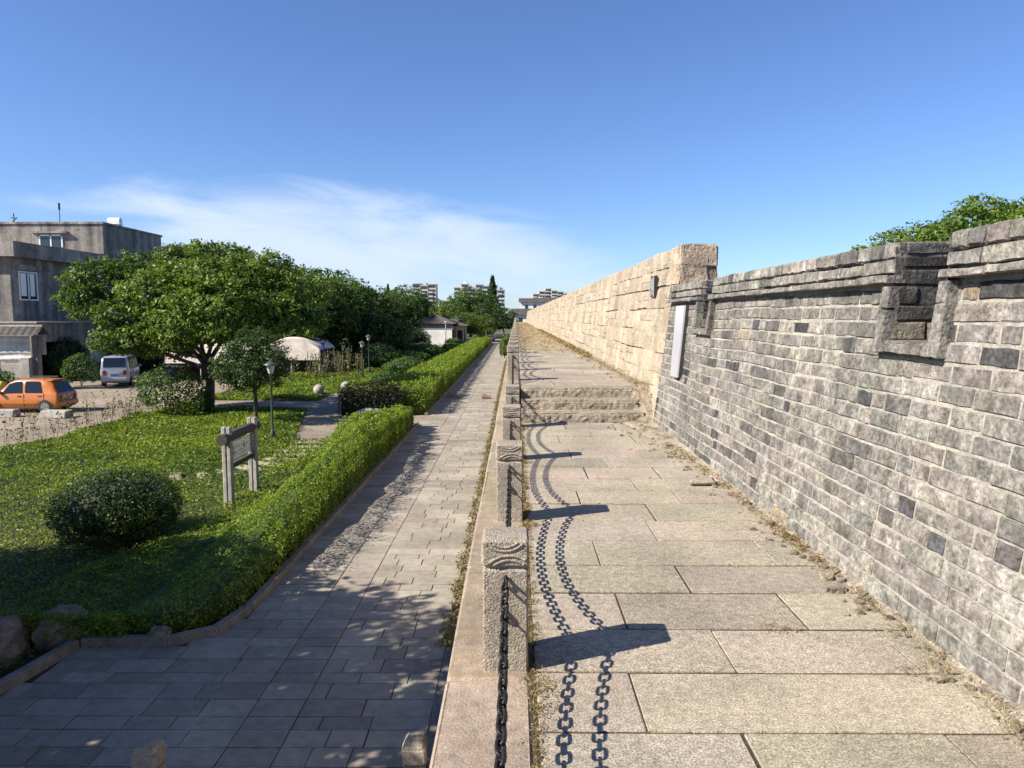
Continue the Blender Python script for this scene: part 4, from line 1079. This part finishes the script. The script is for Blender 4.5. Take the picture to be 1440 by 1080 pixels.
tag(b.build('water_tank', M['pvc'], None, False, (-33.9, 61, 9.22)), 'white water tank lying on the upper roof corner', 'tank')
b = MB(); b.tube([(0, 0, 0), (0, 0, 1.7)], .03, 6); b.tube([(0, 0, 1.2), (0, 0, 1.75)], .08, 8); tag(b.build('antenna', M['blackpl'], None, False, (-37.6, 59.5, 9.2)), 'thin dark antenna mast standing on the upper roof', 'antenna')
b = MB(); b.tube([(0, 0, 0), (0, 0, .9)], .04, 6); b.tube([(-.25, 0, .55), (.25, 0, .55)], .05, 6); b.tube([(-.2, 0, .2), (.2, 0, .5)], .04, 6); tag(b.build('antenna', M['blackpl'], None, False, (-41.4, 59.5, 9.2)), 'short crooked antenna near the left end of the upper roof', 'antenna')

gw = thing('garage_wall', 'pale fenced yard front with tiled coping behind the orange car', 'wall', (-28.4, 41.5, G))
b = MB(); b.box((-14, 0, 1.8), (0, .12, 3.2), ch=.0)
b = MB()
def fn(u, v):
    x = -14 + 14 * u; z = 1.75 + v * 1.45; return (x, .03 * math.sin(z * 16 + .4 * math.sin(x * 2)) - .02, z)
b.grid(fn, 60, 40); b.build('upper_panel', mat('pale_panel', (.85, .83, .79), attr=False, fine=(9, .12), mid=(2, .2), big=(.5, .2), streak=(2, .3), bump=0), gw)
b = MB()
def fn(u, v):
    x = -14 + 12.1 * u; return (x, .05 * math.sin(x * 26), v * 1.75)
b.grid(fn, 420, 2); b.build('corrugated_sheet', M['steel'], gw)
b = MB(); b.box((-.5, -.2, 0), (0, .22, 1.95), ch=.02); b.box((-1.7, -.12, 0), (-.5, .16, 1.6), ch=.02); b.build('gate_pier', M['palerock'], gw)
b = MB(); b.box((.02, .1, 0), (.3, .5, 3.2)); b.box((.3, .3, 2.1), (.6, .5, 3.2)); b.build('end_pier', M['concrete'], gw)
b = MB()
def fn(u, v):
    x = -14.2 + 15.0 * u; yq = -.55 + 1.1 * v; z = 3.75 - abs(v - .5) * 1.0; return (x, yq, z + .06 * abs(math.sin(x * 7.5)))
b.grid(fn, 260, 4); b.build('tiled_coping', M['tile'], gw)
b = MB(); b.box((-14.2, -.06, 3.74), (.8, .06, 3.86), ch=.02); b.build('ridge', M['palerock'], gw)

# ------------------------------------------------------------------ tarpaulin shelters and the vegetable plot
def shelter(loc, w_, d_, h, rise, lb):
    t = thing('tarp_shelter', lb, 'shelter', loc, 0, 'cream shelters behind the trees')
    b = MB()
    def fn(u, v): return ((u - .5) * w_, (v - .5) * d_, h + rise * math.sin(u * math.pi) ** .8 * (.9 + .1 * math.sin(v * 9)) + .03 * nz(u * 5, v * 5, 1))
    b.grid(fn, 22, 8); b.grid(lambda u, v: (fn(u, 0)[0], fn(u, 0)[1] - .01, fn(u, 0)[2] - (.25 + fn(u, 0)[2] - h + .55) * v), 22, 2); b.build('tarp', M['tarp'], t, True)
    for x in (-.48, 0, .48):
        for y in (-.48, .48): b = MB(); b.tube([(x * w_, y * d_, 0), (x * w_, y * d_, h + (rise if x == 0 else .02) - .03)], .035, 6); b.build('pole', M['frosted'], t)
    b = MB(); b.box((-.46 * w_, d_ * .46, 0), (.46 * w_, d_ * .48, h), (.2, .18, .16)); b.build('back_panel', M['wood'], t)
shelter((-17.0, 56, G), 4.4, 4.5, 1.85, .95, 'larger cream arched tarp shelter right of the round tree')
shelter((-21.6, 50.5, G), 4.8, 4, 1.95, .45, 'lower cream tarp shelter seen behind the main tree trunk')
t = thing('purple_post', 'purple painted post at the right end of the cream shelter', 'post', (-14.75, 54.3, G)); b = MB(); b.box((-.26, -.26, 0), (.26, .26, .12), ch=.02); b.build('base', M['palerock'], t); b = MB(); b.box((-.12, -.12, .12), (.12, .12, 2.35), ch=.03); b.box((-.21, -.21, 2.35), (.21, .21, 2.45), ch=.02); b.build('shaft', M['purple'], t)
gf = thing('stake_fence', 'row of thin vegetable stakes with climbing plants between shelter and lamps', 'fence', (-14, 53, G))
P = []
for k in range(60):
    x = random.uniform(-4.5, 2.8); y = random.uniform(-4, 3) - abs(x) * .1; h = random.uniform(1.2, 2.0); b = MB(); b.tube([(x, y, 0), (x + random.gauss(0, .12), y, h)], .022, 5, (.22, .18, .12), False); b.build('stake', M['wood'], gf)
    for q in range(22): P.append((x + random.gauss(0, .14), y + random.gauss(0, .14), random.uniform(.1, h)))
P = np.array(P); n = len(P); leaves('vine', P, .17 * rng.uniform(.6, 1.3, n), pal(rng.random(n), np.array((.05, .06, .025)), np.array((.20, .18, .07))), np.tile((.2, -.3, .4), (n, 1)), M['leaf'], .8, .5, gf)

# ------------------------------------------------------------------ white house and town behind
def hip(mb, x0, x1, y0, y1, z0, z1, over, col=(1, 1, 1), nrib=34):
    x0 -= over; x1 += over; y0 -= over; y1 += over; k = (y1 - y0) * .42; ym = (y0 + y1) / 2
    def strip(a, c, d, e, n):
        def fn(u, v):
            lo = V(a).lerp(V(c), u); hi = V(d).lerp(V(e), u); p = lo.lerp(hi, v); return (p.x, p.y, p.z + .09 * abs(math.sin(u * n * math.pi)))
        mb.grid(fn, n * 4, 3, col)
    strip((x0, y0, z0), (x1, y0, z0), (x0 + k, ym, z1), (x1 - k, ym, z1), nrib); strip((x1, y0, z0), (x1, y1, z0), (x1 - k, ym, z1), (x1 - k, ym, z1), nrib // 2)
    strip((x1, y1, z0), (x0, y1, z0), (x1 - k, ym, z1), (x0 + k, ym, z1), nrib); strip((x0, y1, z0), (x0, y0, z0), (x0 + k, ym, z1), (x0 + k, ym, z1), nrib // 2)
    mb.face([(x0, y0, z0 - .02), (x0, y1, z0 - .02), (x1, y1, z0 - .02), (x1, y0, z0 - .02)], col)
wh_ = thing('white_house', 'low white walled house with ribbed grey hip roof among the trees', 'house', (-14.8, 103, G))
b = MB(); b.box((0, 0, 0), (5.6, 8, 3.25)); b.box((5.6, 3.0, 0), (7.2, 8, 3.0)); b.build('wall', M['white'], wh_)
b = MB(); b.box((-.06, -.06, 2.55), (5.66, 0, 3.2)); b.build('eaves_band', mat('grey_band', (.40, .40, .39), attr=False, fine=(4, .1), bump=0), wh_)
b = MB(); hip(b, 0, 5.8, 0, 8, 3.25, 4.75, .35); hip(b, 5.0, 7.6, 1.5, 8, 2.95, 3.9, .3, nrib=14); b.build('roof', M['tile'], wh_)
b = MB(); b.box((5.62, .5, 0), (5.7, 2.6, 2.4)); b.box((6.2, 2.9, .2), (6.9, 3.0, 2.3)); b.build('door', M['blackpl'], wh_)
for x in (6.0, 7.4): b = MB(); b.tube([(x, 1.4, 0), (x, 1.4, 2.95)], .12, 10); b.build('column', M['darkcar'], wh_)
b = MB(); b.box((.1, -.07, 1.6), (.9, -.01, 1.72)); b.box((.1, -.07, 2.2), (.9, -.01, 2.32)); b.box((.1, -.075, 1.6), (.2, -.012, 2.32)); b.box((.8, -.075, 1.6), (.9, -.012, 2.32)); b.box((.1, -.065, 1.9), (.9, -.008, 2.02)); b.box((.45, -.078, 1.5), (.55, -.012, 2.42)); b.build('lattice_window', M['blackpl'], wh_)

def block(name, lb, x0, x1, y, z1, cols, wallc, seed, dpt=14):
    t = thing(name, lb, 'apartment block', (x0, y, G)); rg = random.Random(seed); w_ = (x1 - x0); n = len(cols)
    b = MB(); wn = {}; bals = []
    for i, hq in enumerate(cols):
        a, c = i * w_ / n, (i + 1) * w_ / n; set_ = rg.uniform(0, 3)
        H = z1 - G - hq; b.box((a, set_, 0), (c, dpt, H), cj(wallc, .06)); b.box((a - .2, set_ - .25, H), (c + .2, dpt + .2, H + .5), cj(wallc, .1))
        if rg.random() < .8: b.box((a + w_ / n * .3, set_ + 3, H + .5), (c - w_ / n * .25, dpt - 2, H + 2.4), cj(wallc, .1))
        ns = int(H / 3)
        for f in range(ns):
            z = H - 3 * (f + 1)
            if f > 5: break
            k = max(1, int((c - a) / 3.4)); s_ = (c - a) / k
            for q in range(k):
                m_ = wn.setdefault((f, i, q), MB()); m_.box((a + q * s_ + .35, set_ - .06, z + .7), (a + (q + 1) * s_ - .35, set_ + .05, z + 2.5))
            if rg.random() < .75: bal = MB(); bals.append(bal); bal.box((a + .3, set_ - 1.2, z + .0), (a + (c - a) * .62, set_ - .02, z + 1.0), cj(wallc, .08))
    b.build('wall', M['flat'], t)
    for f in sorted(wn): wn[f].build('window', M['blueglass'], t)
    for bal in bals: bal.build('balcony', M['flat'], t)
block('apartment_block', 'pale apartment block farthest left of the distant blocks, partly behind a tree', -75, -58, 520, 25.2, [0, 1.5, .5], (0.75, 0.705, 0.645), 1)
block('apartment_block', 'wide white apartment block with many windows directly left of the tall conifer', -45, -8, 520, 25.0, [2.5, 0, 3.2, .5, 1.5, .8, 4.5], (0.825, 0.795, 0.75), 2)
block('apartment_block', 'small pale apartment block just left of the end of the limestone wall', 16, 50, 660, 27, [5, 2.5, 0, 2.0, 3, 5], (0.78, 0.75, 0.705), 3)
def gable(lb, x0, x1, y, dp, zt, zr):
    t = thing('town_house', lb, 'house', (x0, y, G)); b = MB(); w_ = x1 - x0; h = zt - G; r = zr - G
    b.box((0, 0, 0), (w_, dp, h)); b.face([(0, -.0, h), (w_, 0, h), (w_, dp / 2, r), (0, dp / 2, r)][:0] or [(0, 0, h), (0, dp, h), (0, dp / 2, r)]); b.face([(w_, 0, h), (w_, dp / 2, r), (w_, dp, h)]); b.build('wall', M['white'], t)
    b = MB()
    for s in (0, 1):
        def fn(u, v): return (-.5 + u * (w_ + 1), (-.6 + v * (dp / 2 + .6)) if not s else dp + .6 - v * (dp / 2 + .6), h - .25 + (r - h + .4) * v + .05 * abs(math.sin(u * 60)))
        b.grid(fn, 60, 3)
    b.build('roof', M['tile'], t)
    for k in range(3): b = MB(); b.box((w_ * (.15 + .28 * k), -.05, h - 2.2), (w_ * (.15 + .28 * k) + 1.0, .02, h - 1.0)); b.build('window', M['blueglass'], t)
gable('white walled house with dark tiled roof at the very end of the walk', 1.5, 11, 225, 3, 6.3, 7.2)
gable('lower dark roofed gate house where the rampart ends', -.5, 8, 185, 4, 2.3, 3.5)
gable('white house with dark roof right behind the limestone wall end', 9, 22, 245, 4, 6.6, 7.9)

# ------------------------------------------------------------------ trees
LTA = np.array((.13, .185, .028)); 
def W_(px, py, dd=0, r=1.5, tone=0, t0=32.4, X0=-14.1, Y0=32.3):
    """size guide: bough position relative to the trunk in metres"""
    t = t0 + dd; return ((px - 725) / 1000 * t - X0, dd, 1.65 + (445 - py) / 1000 * t - G, r * 1.03, tone * 1.9)
mb_ = [W_(150, 405, 0, 1.5, -.1), W_(208, 388, 1.5, 1.3, -.1), W_(270, 382, 2.2, 1.4, 0), W_(130, 432, -.5, 1.0, -.1), W_(235, 420, -.6, 1.8, .15), W_(310, 432, -1.0, 1.9, .3), W_(260, 455, -2.0, 1.4, .2), W_(180, 455, -1, 1.3, -.05), W_(350, 400, 1.5, 1.7, .15), W_(370, 445, 0, 1.5, .25), W_(210, 475, .5, .9, 0), W_(325, 375, 3, 1.3, .15), W_(150, 385, 1, .8, -.1), W_(300, 400, 0, 1.6, .1), W_(165, 482, 0, 1.0, -.1), W_(235, 488, .5, 1.0, -.05), W_(120, 415, 0, .9, -.1), W_(290, 356, 1.5, .7, .1), W_(250, 372, 2, 1.0, 0), W_(250, 478, -1.8, .9, .1), W_(205, 470, -1.5, .9, 0), W_(300, 470, -2.2, .9, .25), W_(330, 465, -1.2, 1.2, .15), W_(400, 420, 2, 1.5, .1), W_(425, 450, 1, 1.2, -.05), W_(385, 385, 3, 1.2, .1)]  # tones paint the front lower boughs as sunlit, the upper left darker
tree('broadleaf_tree', 'largest broadleaf tree with drooping leaf clusters before the grey building', (-14.1, 32.3, G), mb_, (3.0, .21), 4300, 15, .32, .185, DK, LTA, None, 'tree', -.6, .6, .85, 10, 2.5)
b0 = [(0, 0, 3.3, 1.45), (.55, .2, 2.8, 1.0), (-.55, -.1, 2.7, 1.0), (.1, -.4, 2.35, .95), (-.1, .3, 3.9, .9)]
tree('round_tree', 'small round dark clipped tree behind the nearest lamp', (-10.55, 28.4, G), [(0, 0, 2.55, 1.40), (.5, .2, 2.35, .95), (-.5, -.1, 2.3, .95), (.1, -.3, 2.1, .9), (-.1, .2, 3.0, .85)], (2.2, .09), 900, 15, .2, .105, DK2, LT2, None, 'tree', -.8, .7, .95, 4, 1.6)
bush('leafy_shrub', 'loose broad leaved shrub at the left foot of the largest tree', (-15.2, 31.2, G), (1.45, 1.1, 1.05), 3200, .13, DK, LT, core=False, zc=.55)
bush('leafy_shrub', 'dark ivy clump wrapped round the base of the largest tree', (-14.1, 31.9, G), (.45, .45, .5), 900, .10, DK2, LT2, core=False)
bushes = [(-11.5, 59, (2.0, 1.6, 1.1)), (-9.2, 62, (1.8, 1.5, .7)), (-8.0, 52, (1.7, 1.5, .7)), (-9.5, 72, (1.9, 1.8, .9)), (-7.7, 66, (1.1, 1.2, .8)), (-13.5, 66, (2.2, 1.8, 1.5)), (-7.4, 82, (1.2, 2, .7)), (-7.9, 43, (.9, 1.0, .55)), (-8.0, 93, (1.2, 2, .8))]
bl = ['palm like spreading dark bush behind the far lamps', 'mid green mounded bush left of the long hedge', 'lighter low bush just behind the dark hedge block', 'dark rounded bush before the white house', 'small bush hugging the long hedge halfway along', 'tall dark bush right of the far lamps at the tree edge', 'far dark bush beside the long hedge before the house porch', 'small low bush near the front of the long hedge', 'farthest bush beside the hedge, below the house roof']
for (x, y, r), lb in zip(bushes, bl): bush('garden_bush', lb, (x, y, G), r, 3200, .13 * y / 50, DK, LT * .95, 'bushes behind the long hedge')
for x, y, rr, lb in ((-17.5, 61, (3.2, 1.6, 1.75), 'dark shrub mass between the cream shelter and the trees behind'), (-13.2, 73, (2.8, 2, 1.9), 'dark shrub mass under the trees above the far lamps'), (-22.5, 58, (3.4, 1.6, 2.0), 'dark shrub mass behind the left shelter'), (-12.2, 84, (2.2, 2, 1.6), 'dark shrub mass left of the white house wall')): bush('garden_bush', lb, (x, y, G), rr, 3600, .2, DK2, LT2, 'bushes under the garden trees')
bush('garden_bush', 'bright leafy shrub growing from the rampart foot at the lane side', (-1.15, 74, G), (.55, 1.2, 1.1), 1500, .17, DK, LTA, core=False, zc=.5)
bush('garden_bush', 'small bright shrub at the rampart foot farther along the lane', (-1.1, 96, G), (.5, 1.4, 1.0), 900, .2, DK, LTA, core=False, zc=.5)
bush('garden_bush', 'shrub with pale leaf tips in the dark opening behind the orange car', (-27.2, 44.2, G), (1.1, .9, 1.0), 1600, .14, DK2, LT, core=False, zc=.5)
bush('garden_bush', 'green shrub in front of the corrugated sheet behind the orange car', (-30.6, 39.6, G), (2.6, .9, .85), 3000, .13, DK, LT, core=True)
bush('garden_bush', 'dark creeper mass in the carport of the grey building', (-31.2, 49.3, G), (.9, 1.8, 1.5), 2600, .16, DK2, LT2, core=True)
bush('garden_bush', 'dark bush between the minivan and the barred gate', (-29.0, 55, G), (1.2, 2.5, 1.4), 2600, .17, DK2, LT2, core=True)

# tree kinds copied along the garden: one crown shape each, turned and scaled
def kind_blobs(seed, R_, H, n=11, low=2.2):
    rg = random.Random(seed); out = [(0, 0, H - R_ * .75, R_ * .8, 0)]
    for k in range(n):
        a = k * 2.4 + rg.random(); r = R_ * rg.uniform(.4, .85); br = R_ * rg.uniform(.36, .55); out.append((r * math.cos(a), r * math.sin(a), max(low + br * .8, H - R_ * rg.uniform(.7, 1.75)), br, rg.uniform(-.35, .4)))
    return out
proto = []
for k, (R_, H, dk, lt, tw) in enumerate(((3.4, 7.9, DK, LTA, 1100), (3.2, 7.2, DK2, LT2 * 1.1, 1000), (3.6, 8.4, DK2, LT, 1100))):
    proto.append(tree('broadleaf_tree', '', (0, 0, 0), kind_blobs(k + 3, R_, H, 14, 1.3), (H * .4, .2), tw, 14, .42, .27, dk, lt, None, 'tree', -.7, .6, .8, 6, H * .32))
used = set()
def plant(k, x, y, s, rz, lb, grp):
    if k in used: o = dup(proto[k], (x, y, G), rz, lb, grp, s)
    else:
        used.add(k); o = proto[k]; o.location = (x, y, G); o.rotation_euler = (0, 0, rz); o.scale = (s, s, s) if not hasattr(s, '__len__') else s; o['label'] = lb; o['group'] = grp
    return o
g1 = 'trees of the garden row'
row = [(0, -20.3, 58.5, 1.22, 'yellow green tree behind the shelters, its crown touching the right side of the largest tree'), (0, -17.2, 62, 1.18, 'yellow green tree directly behind the larger cream shelter'), (1, -14.6, 67, 1.1, 'dark tree behind the purple post'),
       (1, -15.2, 77, 1.08, 'dark dense tree above the two far lamps'), (2, -14.6, 87, .95, 'dark tree left of the white house, its crown touching the roof'), (1, -17.5, 97, 1.1, 'dark tree immediately behind the left edge of the white house'), (2, -24.5, 57, 1.22, 'tall tree behind the middle of the largest tree'), (1, -28.5, 62, 1.0, 'tree between the dark saloon car and the grey building'),
       (0, -18.5, 73, 1.15, 'sunlit tree in the second row behind the larger cream shelter'), (2, -20.5, 82, 1.12, 'shaded tree deep in the second row'), (1, -23, 100, 1.1, 'far tree in the second row left of the three conifer tips'), (1, -25.5, 71, 1.15, 'tree in the second row behind the left shelter')]
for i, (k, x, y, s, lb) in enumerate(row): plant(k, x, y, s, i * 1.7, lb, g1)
g2 = 'trees around the far end of the lane'
far = [(2, -19.5, 128, 1.25, 'bright tree rising behind the white house roof, left part'), (1, -14.5, 133, 1.12, 'dark tree behind the middle of the white house roof'), (0, -11, 122, .98, 'tree behind the right end of the white house roof'), (2, -9.5, 150, 1.32, 'tall dark tree below the distant wide apartment block'), (1, -5.5, 140, 1.1, 'dark tree closing the lane at its far end'), (2, -7.5, 165, 1.3, 'dense tree around the foot of the tall conifer'), (0, -8.2, 112, .70, 'lower sunlit tree behind the far end of the long hedge'), (1, -2.6, 160, .95, 'dark tree touching the end of the rampart'), (2, -26, 150, 1.2, 'tree under the leftmost distant apartment block'), (1, -31, 140, 1.1, 'tree below the three conifer tips'), (0, -5.2, 121, .66, 'low tree beside the pale far van')]
for i, (k, x, y, s, lb) in enumerate(far): plant(k, x, y, s, i * 2.1 + .4, lb, g2)
def conifer(loc, H, r, lb, n=1500, tip=.0):
    t = thing('conifer', lb, 'tree', loc, 0, None); h = rng.random(n) ** .8; a = rng.uniform(0, 6.28, n)
    tier = .75 + .35 * np.abs(np.sin(h * 24)); rr = r * (1 - h) ** .8 * tier * rng.uniform(.3, 1, n) + .08 * r * (h < .97)
    P = np.stack([rr * np.cos(a), rr * np.sin(a), H * (.12 + .88 * h) - rr * .25], 1)
    leaves('crown', P, (H * .055) * rng.uniform(.6, 1.3, n), pal(rng.random(n), DK2 * .8, DK2 * 1.8), np.stack([np.cos(a), np.sin(a), .6 + 0 * a], 1), M['leaf'], .6, .45, t)
    b = MB(); b.tube([(0, 0, 0), (0, 0, H)], [.02 * H, .004 * H], 7); b.build('trunk', M['bark'], t, True)
    return t
cf = conifer((-5.6, 174, G), 14.0, 2.4, 'tall slender conifer with a knobby tip above the far trees', 2400)
P = np.array([(random.gauss(0, .22), random.gauss(0, .22), z + random.gauss(0, .22)) for z in (12.3, 13.1, 13.9) for q in range(60)]); leaves('tip_cluster', P, .35 * rng.uniform(.6, 1.3, len(P)), np.tile(DK2, (len(P), 1)), np.tile((0, 0, .5), (len(P), 1)), M['leaf'], .9, .5, cf)
for x, H, lb in ((-32.6, 12.0, 'left conifer tip of the three above the garden trees'), (-30.6, 11.2, 'middle conifer tip of the three above the garden trees'), (-28.9, 10.9, 'right conifer tip of the three above the garden trees')): conifer((x, 183, G), H + .5, 1.6, lb, 900)['group'] = 'three conifer tips'
# trees outside the wall, right
rb = [(0, 0, 5.6, 2.0, .1), (1.8, .3, 6.35, 1.9, .15), (3.4, -.2, 6.6, 1.8, .15), (-1.7, .2, 5.05, 1.7, .05), (-3.2, 0, 4.4, 1.5, .05), (5.2, 0, 6.4, 1.9, .1), (2.4, -.8, 5.4, 1.9, .1), (4.4, -.8, 5.3, 1.9, .1), (0, -.9, 4.6, 1.8, .1), (1.5, 0, 3.5, 2.2, 0), (7.0, 0, 6.2, 1.8, .1), (-4.4, .2, 3.9, 1.2, 0)]
tree('garden_tree', 'green dense leaved tree showing above the grey brick wall at the right', (13.1, 23.0, G), rb, (3.2, .24), 9000, 15, .26, .14, DK * 1.2, LTA * 1.1, None, 'tree', -.5, .66, .85, 9, 2.6)
plant(0, 17.6, 60, (1.0, 1.0, .96), .9, 'tree barely showing above the brick wall beside the limestone end', 'trees outside the wall')

# trees beside the viewer on the left, outside the picture, whose crowns shade the near lane and bed
g3 = 'near trees shading the lane'
proto.append(tree('broadleaf_tree', '', (0, 0, 0), kind_blobs(31, 3.5, 7.4, 12, 2.4), (3.0, .22), 1350, 14, .42, .27, DK, LT, None, 'tree', -.7, .55, .8, 6, 2.4))
shade = [(3, -9.7, 5.6, 1.0, 0), (0, -10.6, -.9, .85, 1.3), (3, -11.3, 7.9, .84, 2.2), (3, -15.0, .5, .95, 4.0)]
for i, (k, x, y, s, rz) in enumerate(shade):
    plant(k, x, y, s, rz, ('tree left of the viewer whose shade falls on the bollards and lower lane', 'tree behind the viewer whose shade falls at the bottom of the lane', 'tree left of the viewer shading the round bush and near hedge', 'tree in the middle of the group left of the viewer', 'outermost tree of the group left of the viewer')[i], g3)
